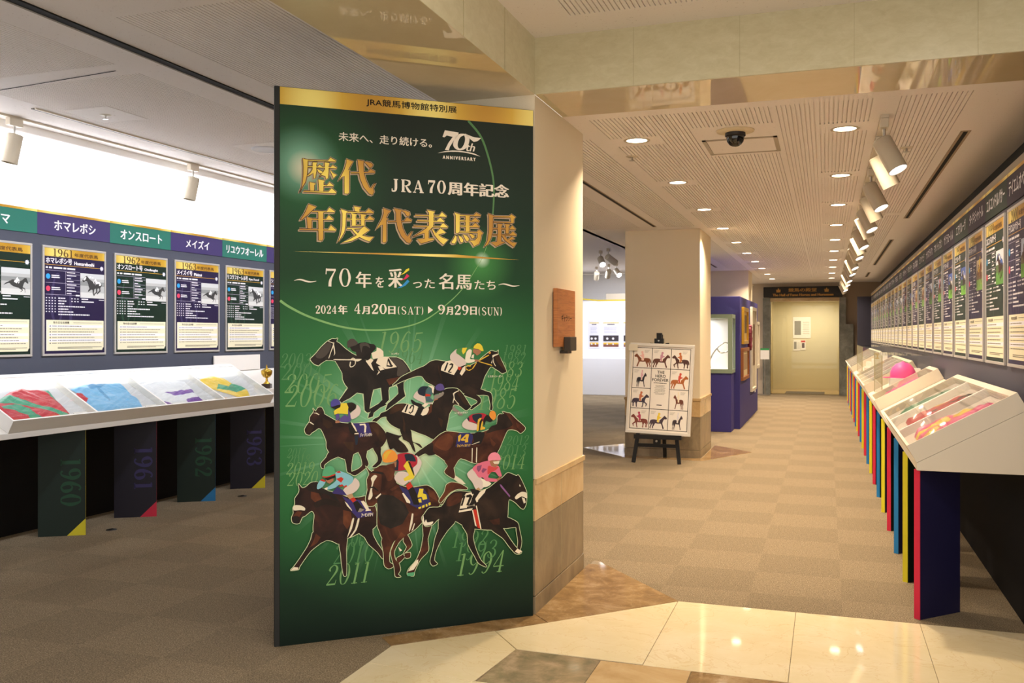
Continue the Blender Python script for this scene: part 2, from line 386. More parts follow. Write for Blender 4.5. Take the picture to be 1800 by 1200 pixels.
ART=[('A',[('ink*','144,1381 170,1407 197,1440 225,1466 251,1480 266,1478 277,1483 271,1467 288,1456 314,1432 348,1407 371,1396 397,1380 428,1369 466,1380 505,1387 543,1387 575,1386 606,1371 626,1347 643,1320 650,1309 633,1282 610,1260 575,1247 534,1236 495,1235 455,1226 405,1207 373,1213 360,1208 328,1237 314,1254 302,1280 300,1310 284,1340 266,1370 251,1374 221,1375 196,1360 183,1349 163,1357 152,1368'),
('ink*','328,1237 303,1202 284,1176 298,1164 307,1172 337,1186 373,1213 390,1234'),
('ink*','405,1211 408,1169 411,1124 424,1112 441,1115 435,1130 445,1187 455,1228'),
('ink*','493,1239 500,1174 482,1156 435,1130 442,1115 434,1108 428,1085 453,1092 457,1111 489,1135 522,1149 516,1155 534,1173 532,1219 536,1242'),
('ink*','575,1247 580,1233 582,1203 555,1177 528,1154 516,1121 534,1124 543,1133 575,1159 618,1190 610,1225 610,1260 629,1278'),
('char','543,1383 575,1382 602,1367 622,1344 633,1317 602,1294 575,1295 578,1337 551,1364'),
('char','170,1401 199,1436 225,1460 247,1453 232,1412 203,1386 177,1386'),
('rust','520,1276 602,1290 582,1270 536,1246'),
('cloth','468,1359 478,1383 505,1389 532,1387 575,1337 516,1328 489,1345'),
('ink','529,1383 536,1377 553,1341 547,1337 521,1341'),
('cloth','529,1368 541,1345 526,1347'),
('ink','541,1347 555,1346 553,1341 541,1339'),
('cloth','445,1408 470,1419 472,1437 489,1431 505,1417 507,1391 478,1383 451,1380'),
('cloth','416,1369 443,1382 455,1372 443,1357 457,1319 447,1327'),
('cloth','478,1342 495,1343 512,1326 489,1321'),
('cloth','472,1298 482,1317 474,1327 489,1313'),
('char','324,1452 326,1467 341,1479 356,1479 371,1467 378,1456 367,1448 337,1439 328,1435'),
('ink','337,1439 367,1448 378,1456 390,1460 413,1463 435,1456 458,1452 468,1442 466,1429 443,1406 441,1384 428,1372 401,1377 371,1392 367,1414 348,1420'),
('char','386,1452 405,1460 428,1456 439,1433 420,1444 401,1441 395,1411'),
('bone','262,1380 322,1379 390,1380 394,1376 375,1367 352,1373 262,1375'),
('bone','257,1460 260,1461 257,1441 247,1419 236,1386 232,1386 242,1415'),
('bone','258,1452 262,1438 265,1408 257,1397 261,1408 257,1434'),
('bone','229,1469 257,1461 257,1456 229,1467'),
('bone','339,1377 352,1386 365,1379 367,1358 356,1343 341,1338 335,1347 338,1366 343,1364 340,1347 346,1343 358,1349 363,1360 360,1377 352,1382 344,1376')]),
('B',[('black*','553,1247 573,1264 597,1287 646,1311 691,1331 719,1342 747,1362 778,1370 814,1365 853,1358 939,1333 1008,1363 1022,1376 1063,1407 1081,1416 1107,1410 1119,1419 1116,1402 1140,1358 1159,1319 1163,1305 1140,1297 1122,1309 1103,1320 1077,1333 1055,1303 1041,1279 1030,1245 1019,1217 997,1187 957,1191 903,1203 849,1214 796,1222 761,1243 726,1261 705,1287 680,1290 639,1279 597,1263 560,1246'),
('black*','993,1215 1019,1217 1048,1206 1077,1195 1085,1167 1083,1143 1087,1119 1081,1105 1072,1109 1074,1133 1068,1161 1063,1180 1037,1186 1000,1187'),
('black*','921,1192 975,1170 1000,1157 999,1145 975,1132 962,1117 971,1112 986,1122 1019,1145 1021,1166 1008,1180 975,1198'),
('brown','1107,1407 1122,1396 1144,1347 1159,1319 1155,1312 1129,1337 1107,1365 1100,1383'),
('brown','789,1348 806,1304 810,1263 803,1276 792,1311'),
('cloth','806,1327 812,1344 831,1363 856,1368 888,1347 899,1330 874,1292 805,1317'),
('ink','838,1358 845,1355 829,1313 821,1317'),
('ink','847,1344 860,1354 872,1349 869,1333 851,1310 863,1308 860,1303 842,1306 844,1313 862,1337 862,1345 854,1344'),
('pants','856,1371 855,1395 874,1415 890,1426 894,1402 903,1395 942,1363 935,1343 903,1330 878,1350'),
('boot','903,1330 935,1343 932,1329 917,1323 906,1292 892,1289 885,1296'),
('red','899,1336 917,1329 906,1316 894,1323'),
('cloth','921,1329 935,1339 937,1315 917,1288 906,1299'),
('silkgreen','890,1424 921,1434 968,1432 982,1429 975,1404 960,1377 935,1381 903,1395 888,1405'),
('yellow','921,1432 946,1433 935,1408 924,1398 917,1415'),
('cream','942,1408 957,1424 971,1420 968,1394 962,1374 986,1372 986,1360 950,1353 935,1367'),
('cream','973,1394 984,1399 982,1377 968,1380'),
('skin','980,1425 1008,1423 1022,1416 1019,1404 1000,1392 990,1401 979,1408'),
('skin','984,1372 1008,1370 1011,1361 993,1358'),
('yellow','980,1429 984,1442 1000,1455 1015,1454 1028,1442 1037,1416 1026,1414 1008,1425'),
('gold','1011,1370 1063,1395 1068,1392 1015,1364'),
('gold','1008,1363 1081,1343 1085,1336 1011,1358'),
('gold','942,1346 941,1326 953,1317 971,1322 990,1349 997,1356 999,1353 980,1325 960,1313 942,1317 937,1333'),
('gold','946,1343 968,1341 964,1334 948,1336'),
('orange','1063,1407 1070,1412 1077,1407 1073,1399 1065,1400'),
('bone','1085,1392 1116,1400 1118,1396 1090,1383 1083,1352 1078,1353 1087,1376'),
('bone','1090,1379 1094,1355 1105,1334 1100,1336 1089,1355')]),
('C',[('black*','447,1065 457,1080 483,1092 493,1108 519,1117 545,1135 571,1151 611,1153 654,1142 704,1121 755,1139 772,1168 823,1219 857,1225 888,1223 909,1209 930,1184 958,1140 967,1127 944,1109 930,1114 902,1135 874,1139 864,1116 850,1094 844,1061 833,1012 837,1005 789,968 765,965 724,987 687,1001 644,1019 591,1024 545,1048 522,1075 519,1089 493,1085 467,1064'),
('black*','591,1027 598,995 608,972 637,958 667,950 698,926 706,927 691,946 657,958 651,986 644,1019'),
('black*','601,975 637,954 657,915 671,904 664,934 651,960'),
('brown','902,1211 923,1187 951,1144 958,1133 930,1141 909,1174 892,1198'),
('brown','545,1132 578,1147 611,1149 604,1127 571,1112 538,1100'),
('brown','601,1098 617,1052 617,1004 604,1020 608,1056'),
('brown','789,1079 816,1062 809,1026 799,1039'),
('grey','864,1116 873,1132 885,1119 923,1088 909,1082 895,1089 892,1102 874,1106'),
('cloth','598,1111 624,1149 682,1141 681,1118 664,1090'),
('ink','626,1147 634,1147 621,1107 613,1111'),
('ink','637,1126 646,1142 661,1145 664,1135 657,1109 644,1100 634,1107 637,1113 644,1106 652,1114 658,1135 652,1139 645,1126'),
('boot','646,1170 657,1169 671,1158 704,1147 698,1131 657,1148'),
('boot','694,1144 721,1124 691,1086 667,1093 684,1128'),
('cloth','704,1140 721,1153 738,1146 718,1129'),
('cloth','698,1095 711,1121 738,1136 741,1113 728,1094 708,1088'),
('rust','748,1146 758,1145 755,1106 731,1088 741,1120'),
('pants','659,1184 667,1203 682,1216 687,1199 718,1189 724,1163 721,1150 704,1157 677,1170'),
('pants','724,1153 762,1155 758,1147 724,1148'),
('navy','682,1216 698,1235 718,1238 738,1234 724,1218 721,1195 714,1187 687,1198'),
('teal','724,1215 741,1231 758,1221 765,1204 755,1195 748,1178 765,1165 751,1159 724,1164 724,1199'),
('cream','735,1240 758,1239 770,1227 767,1201 758,1206 755,1227'),
('red','723,1200 748,1195 748,1186 721,1186'),
('boot','767,1220 775,1240 789,1236 820,1219 813,1205 779,1197 765,1191'),
('violet','774,1230 782,1243 799,1250 813,1246 821,1232 823,1218 816,1216 799,1213 782,1217'),
('grey','768,1181 772,1191 799,1197 814,1208 821,1201 813,1187 789,1174 772,1165'),
('skin','765,1168 785,1174 789,1169 768,1163'),
('bone','869,1199 899,1213 900,1209 876,1195 881,1165 902,1142 897,1140 876,1165 871,1149 867,1152 873,1179')]),
('D',[('bay*','116,1039 126,1059 140,1079 142,1100 157,1120 160,1131 155,1143 169,1127 181,1144 198,1145 210,1122 212,1112 236,1097 268,1078 296,1067 352,1061 402,1063 459,1065 480,1053 506,1024 522,995 517,967 491,936 452,937 419,921 380,919 355,910 317,887 282,899 254,911 236,923 222,948 221,979 209,1011 195,1039 181,1043 167,1033 150,1023 140,1013 123,1019'),
('bay*','236,926 219,899 195,872 198,851 210,847 212,864 243,887 282,903 296,920'),
('bay*','313,898 318,863 324,824 345,816 343,844 350,896 355,917'),
('bay*','380,921 391,894 398,855 377,835 338,819 363,804 409,833 430,857 418,893 421,925'),
('bay*','452,937 473,897 475,869 448,842 466,839 491,857 498,878 491,907 491,937'),
('black','518,1013 546,1005 582,993 601,992 582,975 612,948 634,911 601,906 575,911 557,929 538,926 522,974'),
('brown','202,1095 247,1069 254,1051 226,1041 205,1063'),
('brown','437,1051 473,1057 506,1017 513,981 488,968 466,1011'),
('brown','303,972 355,970 355,921 324,940'),
('brown','126,1052 143,1072 164,1065 157,1044 140,1024 130,1031'),
('black','169,1125 181,1144 198,1145 210,1122 212,1112 236,1097 261,1079 257,1075 209,1105 191,1119 171,1120'),
('bone','138,1074 145,1077 162,1063 157,1062'),
('bone','155,1119 174,1120 188,1111 184,1108 171,1116'),
('purple','352,1063 430,1061 446,1005 384,990 377,1015'),
('cloth','384,1057 412,1059 419,1045 416,1015 407,1014 409,1042 405,1052 386,1050'),
('boot','327,1062 345,1065 363,1036 380,1015 380,1008 359,1008 338,1016'),
('cloth','343,1071 363,1044 373,1020 366,1022 345,1058'),
('cloth','359,1012 377,1015 382,1008 359,1008'),
('navy','359,1001 380,1001 373,955 364,955'),
('pants','338,1111 366,1135 370,1154 384,1143 391,1124 384,1103 366,1089 345,1083'),
('black','317,1161 345,1166 366,1154 364,1135 338,1118 327,1133 317,1154'),
('yellow','289,1162 320,1164 329,1143 327,1126 327,1108 299,1112 275,1113 261,1107 257,1124 268,1134'),
('violet','327,1131 338,1108 341,1076 327,1069 296,1070 282,1081 310,1105 327,1097'),
('violet','266,1110 282,1111 287,1092 275,1078 268,1085'),
('skin','264,1075 275,1080 289,1074 285,1067 266,1066'),
('boot','243,1147 292,1158 289,1144 268,1134 254,1138'),
('violet2','243,1149 243,1170 254,1182 268,1185 282,1179 289,1165 289,1158 268,1152 250,1147')]),
('E',[('chest*','666,895 708,924 750,949 768,965 796,988 831,1004 874,1000 910,994 957,989 1011,990 1048,999 1100,1021 1111,1042 1111,1070 1122,1083 1137,1083 1155,1077 1139,1097 1167,1089 1185,1085 1219,1052 1249,1027 1268,1008 1264,994 1242,979 1223,992 1197,1000 1170,998 1152,967 1126,909 1111,882 1103,847 993,832 910,862 874,821 842,826 824,854 785,883 761,894 719,896 677,878'),
('black','666,895 708,924 750,949 764,942 761,908 775,890 740,885 719,896 677,878'),
('chest*','824,854 840,826 822,800 835,782 874,759 878,780 872,814 878,824 881,851'),
('bone*','874,759 881,773 914,750 935,728 910,730'),
('rust','771,942 796,974 838,993 867,972 867,931 831,905 789,920'),
('rust','1070,963 1103,931 1092,914 1077,928'),
('rust','1215,1038 1249,1023 1264,1005 1249,984 1223,1010'),
('black','1077,1022 1107,1032 1114,1073 1137,1083 1159,1082 1197,1028 1167,1009 1100,997 1048,985'),
('blue','881,923 892,977 903,994 960,992 979,977 968,933 957,918'),
('gold','896,977 910,987 912,980 905,950 896,950'),
('gold','910,960 939,986 955,985 950,961 950,944 933,943 933,952 912,953'),
('blue','924,962 937,972 935,960'),
('boot','975,978 997,994 1041,989 1026,944 1015,931 968,933 982,946'),
('bone','968,931 1011,945 1013,942 970,929'),
('bone','970,912 975,912 973,836 969,838'),
('bone','995,915 1000,914 998,835 992,839'),
('pants','917,1035 924,1052 946,1068 953,1051 997,1035 1000,1008 975,1005 946,1010 924,1021'),
('crim','946,1068 968,1086 997,1091 1033,1091 1052,1079 1041,1055 1008,1038 982,1043 953,1052'),
('navy','975,1084 1008,1090 1026,1083 1022,1066 1004,1039 979,1057 973,1071'),
('navy','944,1066 955,1076 957,1057 951,1054'),
('gold','1000,1035 1004,1059 1015,1068 1024,1066 1011,1045 1011,1007 1000,997 995,1004'),
('black','1015,1052 1026,1062 1030,1055 1019,1035 1015,1007 1008,1000 1011,1038'),
('gold','1015,1007 1026,1052 1032,1045 1028,1024 1044,1016 1041,1008 1019,1004'),
('boot','1033,1058 1052,1082 1070,1071 1085,1053 1070,1043 1048,1051 1037,1024'),
('orange','1066,1078 1070,1097 1085,1103 1098,1096 1104,1077 1100,1061 1089,1053 1077,1062')]),
('F',[('bay*','54,617 63,640 61,664 70,682 70,710 86,733 91,751 86,780 104,758 123,763 146,781 179,781 207,744 284,720 327,699 380,695 419,698 458,656 473,597 468,549 429,523 380,517 351,505 322,497 284,472 250,489 222,496 189,489 160,534 158,577 163,624 149,644 118,622 104,616 91,589 72,588 58,596'),
('bay*','160,543 146,507 128,470 95,421 65,381 49,364 86,365 91,377 114,410 146,450 193,484 222,501'),
('bay*','284,476 291,423 295,375 305,317 318,315 319,373 318,445 322,502'),
('bay*','382,519 409,495 429,460 473,417 500,381 505,410 473,461 451,506 448,536 424,542'),
('rust','170,533 156,492 137,465 175,485 193,512'),
('rust','303,638 341,626 346,577 322,541 303,571'),
('rust','56,622 81,648 104,642 91,619 72,625'),
('rust','146,738 184,727 207,678 165,685 146,705'),
('rust','370,691 414,695 438,672 448,657 399,670'),
('black','125,754 146,781 184,781 207,739 198,716 170,737 142,739'),
('black','160,681 217,701 284,673 284,653 217,672 170,656'),
('bone','61,669 72,677 100,673 118,660 116,648 95,652 65,652'),
('ink','58,619 81,625 91,605 81,589 65,593'),
('cloth','49,364 65,379 86,375 84,365'),
('bone','348,591 357,591 346,543 327,507 322,500 334,540'),
('bone','375,589 384,589 370,537 341,501 334,501 360,538'),
('purple','298,705 331,689 380,683 414,669 455,603 375,592 346,625 322,670'),
('cloth','390,675 404,677 421,659 433,629 419,627 399,660'),
('cloth','414,630 438,633 441,626 414,624'),
('cloth','310,680 322,670 346,635 346,630 322,656'),
('pants','298,724 312,747 346,769 360,793 380,775 384,753 370,730 341,712 322,704'),
('tan','317,709 346,717 356,697 336,688'),
('red','336,691 356,697 368,682 351,671'),
('boot','351,671 373,679 399,646 409,631 370,624'),
('grey','385,642 409,633 390,622 375,623'),
('purple','274,755 303,734 322,708 284,716 245,723'),
('sky','226,755 250,770 269,788 264,822 284,831 327,814 353,793 346,769 317,752 284,764 264,750 226,743'),
('sky','177,770 193,793 217,784 203,759 184,748 175,751'),
('red','269,793 293,801 305,791 293,773 279,783'),
('red','267,827 284,831 293,823 279,821'),
('red','189,790 200,797 217,786 212,781'),
('red','281,759 298,765 305,757 288,753'),
('red','303,752 319,761 322,752 307,748'),
('skin','217,791 255,801 255,784 236,771 222,779'),
('cream','210,749 226,756 226,743 212,739'),
('ink','184,750 207,749 255,722 293,667 264,688 226,719 189,731'),
('boot','212,799 264,812 264,800 226,788'),
('mint','200,811 203,835 217,853 236,859 255,851 262,832 262,815 226,805 203,806'),
('red','202,810 226,807 262,818 262,812 226,802 203,805')]),
('G',[('chest*','414,685 423,730 420,781 432,809 414,849 443,819 483,846 524,846 553,825 571,755 635,729 683,731 730,734 767,709 791,667 797,631 755,582 707,551 671,519 629,493 553,465 501,480 483,521 472,556 472,659 455,649 426,650'),
('chest*','498,486 504,412 508,349 530,329 553,336 550,350 535,363 535,409 559,464 612,489'),
('chest*','600,518 565,464 541,414 547,379 559,332 565,286 594,283 579,296 591,318 582,353 565,372 559,413 588,462 629,499'),
('chest*','612,489 629,487 650,439 635,418 600,392 571,377 582,353 612,379 612,397 641,400 641,377 623,373 612,382 606,397 623,430 606,460'),
('chest*','707,545 710,481 695,407 671,357 635,320 626,292 659,280 665,306 695,361 737,403 733,462 755,541'),
('rust*','785,638 803,666 827,705 845,734 852,739 852,669 815,636'),
('rust','423,775 437,808 489,811 495,765 483,709 449,706 423,730'),
('rust','594,507 618,488 571,446 541,414 559,458'),
('rust','730,723 767,697 785,650 743,676'),
('rust','449,830 506,845 559,853 562,813 547,774 524,769 506,810'),
('ink','472,676 495,703 553,693 612,650 635,602 600,547 541,528 489,555 475,602'),
('bone','440,786 457,802 472,795 455,768 446,729 449,700 437,681 426,684 437,729 446,763'),
('ink','432,744 455,745 478,724 478,718 452,737 433,738'),
('ink','437,820 501,813 504,802 443,814'),
('cloth','463,688 489,709 492,703 469,682'),
('cloth','671,357 683,362 683,344 659,312 629,306 641,325'),
('mint','626,298 665,300 659,280 626,283'),
('cloth','579,434 600,415 588,410'),
('blue','582,743 629,717 671,726 707,724 737,682 749,629 689,616 641,642 612,690'),
('cloth','599,702 606,704 641,659 641,648 623,654'),
('yellow','689,720 710,718 707,695 725,688 730,665 707,661 701,678 677,674'),
('yellow','680,668 698,670 701,649 683,651'),
('yellow','683,625 698,629 698,620 686,616'),
('yellow','702,632 716,637 716,624 704,620'),
('yellow','721,638 730,641 732,628 723,625'),
('yellow','735,644 747,648 749,635 738,630'),
('bone','650,598 658,595 653,549 638,504 635,516'),
('bone','662,548 666,545 656,514 647,509'),
('pants','559,785 582,812 629,804 635,763 606,742 571,761'),
('pants','641,757 683,807 701,852 677,888 665,883 659,831 629,775'),
('red','618,741 641,757 656,733 629,717'),
('boot','629,717 656,733 677,691 689,639 659,641'),
('rust','535,723 576,749 588,737 547,717'),
('crim','576,898 623,905 659,894 677,876 677,847 659,831 629,821 594,817 559,819 576,858'),
('navy','612,897 653,895 671,859 635,861 623,833 618,868'),
('navy','559,819 571,881 582,864 579,818'),
('yellow','606,839 623,862 635,864 653,820 665,790 659,773 612,762 606,776 635,792 618,822'),
('black','629,861 641,855 659,808 662,785 653,802 635,844'),
('skin','547,854 571,864 568,836 553,831'),
('rust','501,839 559,856 565,824 518,815'),
('orange','501,868 498,896 512,918 535,926 559,916 575,893 573,873 553,862 518,861'),
('gold','506,902 524,918 547,918 530,900 518,878 506,879')]),
('H',[('rust*','792,654 820,695 831,731 859,743 904,733 943,709 938,701 893,706 848,688 803,642'),
('black*','701,569 715,590 742,620 803,621 836,667 870,692 909,695 972,685 1052,697 1099,727 1139,752 1169,775 1216,756 1225,761 1240,741 1263,695 1275,661 1272,606 1258,579 1240,586 1210,616 1175,634 1169,591 1166,541 1145,488 1075,482 983,495 932,510 878,543 836,549 792,560 759,533 720,528'),
('black*','795,563 789,510 770,458 759,400 745,348 759,323 783,331 767,351 775,393 800,445 836,495 881,546'),
('black*','915,522 943,471 949,416 983,354 1006,314 1047,291 1044,302 1018,329 992,386 975,452 983,500'),
('black*','1070,488 1139,434 1175,387 1210,348 1234,343 1246,353 1216,378 1181,425 1151,471 1110,518'),
('black*','1122,539 1163,542 1222,510 1234,470 1246,409 1237,365 1222,375 1225,410 1216,466 1210,486 1139,486'),
('cloth','1207,357 1222,372 1249,356 1231,344'),
('chest','842,666 876,686 915,683 909,641 864,622 831,624'),
('chest','1064,532 1122,539 1122,506 1087,509'),
('cream','709,585 704,559 715,531 753,534 761,549 731,546 723,562 715,547'),
('cloth','915,651 938,682 978,685 983,614 966,591 897,585'),
('ink','924,667 935,671 918,618 907,619'),
('ink','938,671 961,675 972,664 949,616 938,620 955,659 938,660'),
('ink','901,603 969,607 969,602 901,595'),
('boot','958,702 983,701 1001,684 972,674'),
('cloth','983,657 1018,688 1047,697 1029,655 995,630'),
('ink','1001,640 1041,681 1035,660 1006,632'),
('red','972,593 992,595 1018,492 1001,499 983,544'),
('cloth','969,593 975,593 995,505 986,511'),
('cloth','990,614 996,613 1021,492 1015,492'),
('pants','949,762 943,784 972,807 989,787 1023,753 1035,709 1012,694 989,700 972,734'),
('cream','1018,753 1052,740 1075,723 1052,708 1029,709 1029,731'),
('tan','989,698 1006,708 1018,693 1001,689'),
('boot','975,669 992,695 1012,686 989,652 980,620 949,616 961,632'),
('ink','941,612 980,617 980,601 943,603'),
('pink','972,807 995,828 1029,839 1064,843 1087,815 1116,813 1128,780 1134,758 1116,759 1099,781 1075,783 1058,756 1110,745 1104,732 1047,738 1029,758 1006,759 986,787'),
('magenta','998,819 1023,823 1018,802 1006,786 995,803'),
('magenta','1029,807 1052,800 1029,780 1021,791'),
('crim2','1058,816 1087,809 1116,808 1099,792 1075,783 1055,773'),
('skin','1064,843 1116,843 1116,824 1099,806 1075,815'),
('bone','1084,837 1122,840 1116,824 1093,825'),
('pink2','1059,843 1058,863 1073,881 1096,886 1116,876 1127,857 1125,843 1087,845'),
('skin','1104,746 1122,755 1131,747 1110,734'),
('mauve','1122,717 1131,714 1181,653 1178,645 1128,703'),
('bone','1207,643 1222,659 1246,670 1272,664 1278,644 1275,633 1246,646 1216,632'),
('bone','1246,641 1263,634 1269,612 1258,607'),
('bone','1234,711 1240,702 1237,697 1233,701')])]
KANJI='109,2356 117,2352 132,2351 131,2310 128,2275 120,2240 100,2205 93,2189 105,2220 111,2269 112,2318|132,2349 230,2352 242,2368 269,2354 269,2350 132,2346|156,2339 178,2340 174,2332 173,2315 174,2298 168,2263 161,2261 159,2287 137,2273 127,2270 146,2289 155,2304|132,2319 176,2320 181,2320 188,2330 205,2318 205,2316 132,2314|176,2310 198,2299 205,2295 198,2287 185,2291|214,2343 237,2342 233,2322 233,2297 230,2267 221,2261 217,2276 198,2280 187,2269 207,2295 215,2310|205,2321 242,2320 253,2332 273,2320 273,2317 205,2317|239,2310 254,2293 272,2285 257,2268 247,2290|183,2258 215,2253 209,2246 207,2201 187,2201|207,2232 225,2231 237,2247 257,2232 257,2229 207,2227|141,2242 171,2237 163,2228 162,2201 144,2201|112,2198 232,2200 248,2218 270,2200 270,2195 112,2193|321,2366 354,2356 339,2333 329,2313 339,2313 334,2308 333,2201 326,2195 311,2196 311,2282 297,2276 283,2258 297,2286 311,2314 320,2345|376,2366 407,2362 405,2348 407,2305 417,2268 435,2231 445,2230 455,2245 466,2257 453,2230 458,2213 450,2197 435,2201 407,2232 389,2274 382,2311 379,2341|342,2302 427,2309 440,2325 463,2313 463,2308 342,2297|410,2358 422,2359 443,2355 453,2346 448,2338 438,2330 427,2342 420,2349|136,2134 173,2122 159,2111 134,2085 107,2060 96,2055 116,2086 127,2110|152,2102 224,2103 237,2123 263,2105 263,2101 152,2098|182,2101 210,2102 206,2093 206,1970 201,1960 184,1960 183,2092|127,2072 157,2064 151,2058 150,2016 132,2017|152,2064 220,2065 234,2085 256,2066 256,2063 152,2059|92,2013 231,2014 244,2036 269,2015 269,2011 92,2008|293,2118 326,2108 319,2098 315,2037 310,2006 296,1980 279,1955 293,1994 300,2036 301,2097|357,2135 394,2130 385,2122 385,2109 364,2111|324,2107 416,2109 431,2126 456,2111 456,2106 324,2102|342,2102 373,2096 367,2089 367,2044 361,2039 348,2041 348,2092|387,2099 421,2096 412,2088 410,2045 394,2043 393,2092|321,2072 423,2075 437,2091 458,2076 458,2072 321,2068|347,2041 411,2044 411,2041 347,2038|324,2027 394,2026 409,2039 435,2020 418,2008 385,1984 345,1963 296,1952 338,1972 371,1992 392,2023 324,2022|345,2024 359,2020 380,2000 404,1991 433,1985 456,1988 435,1964 409,1973 378,1988 359,2006|505,2133 544,2120 530,2108 519,2085 529,2081 521,2074 521,1970 515,1961 502,1963 503,2051 490,2046 470,2025 485,2054 499,2079 508,2109|560,2135 601,2128 594,2117 596,2073 605,2035 621,2004 631,1996 642,2010 655,2025 642,1992 651,1977 640,1963 626,1967 599,1995 580,2034 571,2078 571,2112|529,2069 612,2073 627,2093 651,2079 651,2074 529,2064|599,2126 619,2126 640,2118 642,2108 633,2099 624,2103 615,2116|731,2134 775,2128 766,2121 766,2064 763,2051 740,2029 740,1991 772,1991 768,1985 700,1963 681,1984 719,1989 719,2017 691,2009 657,1994 698,2021 726,2040 742,2057 742,2122|669,2107 796,2108 811,2127 835,2108 835,2105 669,2103|680,2081 784,2082 801,2100 823,2082 823,2078 680,2076|661,2052 801,2053 817,2073 843,2053 843,2050 661,2048|756,2041 763,2039 779,2017 803,2046 831,2024 796,2014 791,2011 810,1998 843,1987 819,1962 796,1980 770,2010|878,2129 909,2120 907,2111 906,2033 897,2023 885,2025 885,2114|907,2118 982,2119 997,2134 1022,2121 1022,2117 907,2113|938,2117 965,2118 960,2109 960,2035 939,2034|907,2090 972,2091 992,2108 1013,2090 1013,2087 907,2085|907,2063 974,2064 992,2080 1014,2061 1014,2058 907,2059|907,2033 999,2033 1013,2046 1034,2029 1024,2019 1020,1994 1011,1973 984,1959 974,1976 960,1987 989,1990 1003,2005 1005,2029 907,2028|883,2011 890,2005 889,1987 881,1970 869,1970 861,1976 871,1988|900,2012 916,2004 926,1990 924,1979 914,1976 907,1987|924,2018 945,2012 957,1998 955,1987 945,1983 936,1995|957,2024 977,2020 988,2011 984,2003 974,1999 967,2010|1062,2132 1094,2122 1089,2112 1088,2050 1079,2007 1062,1974 1042,1958 1060,1993 1067,2049 1067,2113|1092,2120 1178,2123 1193,2134 1216,2119 1206,2113 1205,2092 1191,2089 1187,2117 1092,2116|1092,2091 1203,2093 1203,2089 1092,2087|1114,2082 1143,2080 1136,2070 1134,1989 1158,1987 1106,1963 1077,1982 1111,1987 1117,2030|1153,2082 1186,2080 1177,2072 1176,2032 1160,2032 1160,2073|1089,2057 1183,2059 1197,2075 1216,2057 1216,2055 1089,2052|1087,2024 1183,2028 1201,2044 1221,2027 1221,2024 1087,2020|1139,2021 1153,2020 1171,1999 1193,2016 1211,2008 1186,1998 1181,1995 1198,1986 1221,1985 1206,1963 1181,1979 1156,1996'
TX={'t1':(420,891,2634,2677),'mirai':(282,758,2454,2498),'jra':(538,716,2220,2284),'n70':(733,833,2223,2289),'shu':(842,1180,2219,2288),'s70':(212,346,1736,1827),'nen':(366,446,1733,1812),'wo':(466,509,1736,1789),'sai':(530,641,1732,1837),'tta':(659,773,1737,1784),'meiba':(794,972,1733,1814),'tachi':(987,1104,1736,1783),'y2024':(168,273,1603,1643),'nen2':(279,326,1601,1646),'n4':(358,392,1604,1655),'tsuki':(397,437,1602,1641),'n20':(443,524,1604,1653),'hi':(530,568,1603,1643),'sat':(576,716,1602,1642),'tri':(737,764,1607,1645),'n9':(788,830,1605,1653),'tsuki2':(833,870,1602,1643),'n29':(876,956,1603,1652),'hi2':(963,1000,1603,1645),'sun':(1006,1142,1601,1643),'y1965':(469,722,1409,1517),'y1964':(553,725,1351,1433),'y2003':(-5,157,1340,1411),'y2004':(0,212,1279,1362),'y2005':(13,259,1215,1312),'y2006':(16,296,1148,1259),'y1981':(1145,1287,1394,1447),'y1982':(1132,1281,1344,1409),'y1983':(1075,1268,1275,1359),'y1984':(1063,1248,1202,1293),'y1985':(1000,1235,1108,1222),'y2012':(1161,1300,916,967),'y2013':(1120,1287,849,917),'y2014':(1088,1281,789,869),'y2017':(29,130,905,952),'y2018':(29,152,866,918),'y2019':(24,173,824,882),'y2020':(29,190,768,836),'y2009':(296,466,450,527),'y2010':(248,472,368,477),'y2011':(212,452,268,371),'y1992':(858,1075,402,484),'y1993':(876,1126,331,428),'y1994':(882,1171,254,370),'ann':(815,994,2403,2419),'til':(67,173,1750,1772),'til2':(1120,1239,1747,1774),'th':(947,1000,2451,2488)}
LOGO={'seven': '827,2549 901,2543 899,2528 875,2500 854,2466 848,2447 827,2448 846,2486 869,2518 837,2523 824,2512 814,2514', 'zero': '927,2539 946,2536 959,2519 957,2494 944,2468 922,2455 897,2453 878,2463 871,2483 882,2513 903,2535', 'zeroh': '931,2531 936,2513 931,2488 918,2466 905,2461 896,2473 899,2498 912,2521', 'wing': '935,2541 957,2533 987,2525 1024,2524 1004,2506 983,2501 965,2513 946,2530', 'arc': '789,2429 824,2441 867,2448 910,2450 953,2446 987,2441 1020,2427 987,2434 944,2441 901,2443 858,2441 820,2435'}
SWOOSH={'y': '638,1837 639,1826 613,1808 589,1798 609,1812 622,1829', 'r': '626,1807 640,1797 623,1782 592,1771 613,1785', 'b': '630,1779 640,1769 619,1748 599,1738 575,1733 602,1748'}
LINE=['65,1903 582,1907 1239,1895', '-8,1664 48,1632 143,1586 296,1539 437,1523 582,1532 716,1572 836,1655 928,1744 1000,1849 1028,1894', '953,2609 1022,2532 1063,2431 1091,2314 1094,2209 1088,2126', '1028,1894 1047,1940 1056,1970']
NT={'a': (0.543, 1.3985, 0.039, 0.011), 'b': (1.056, 1.2775, 0.081, 0.011), 'c': (0.874, 1.0935, 0.07, 0.01), 'd': (0.386, 0.9955, 0.06, 0.017), 'e': (0.887, 0.9215, 0.074, 0.015), 'f': (0.391, 0.598, 0.06, 0.018)}
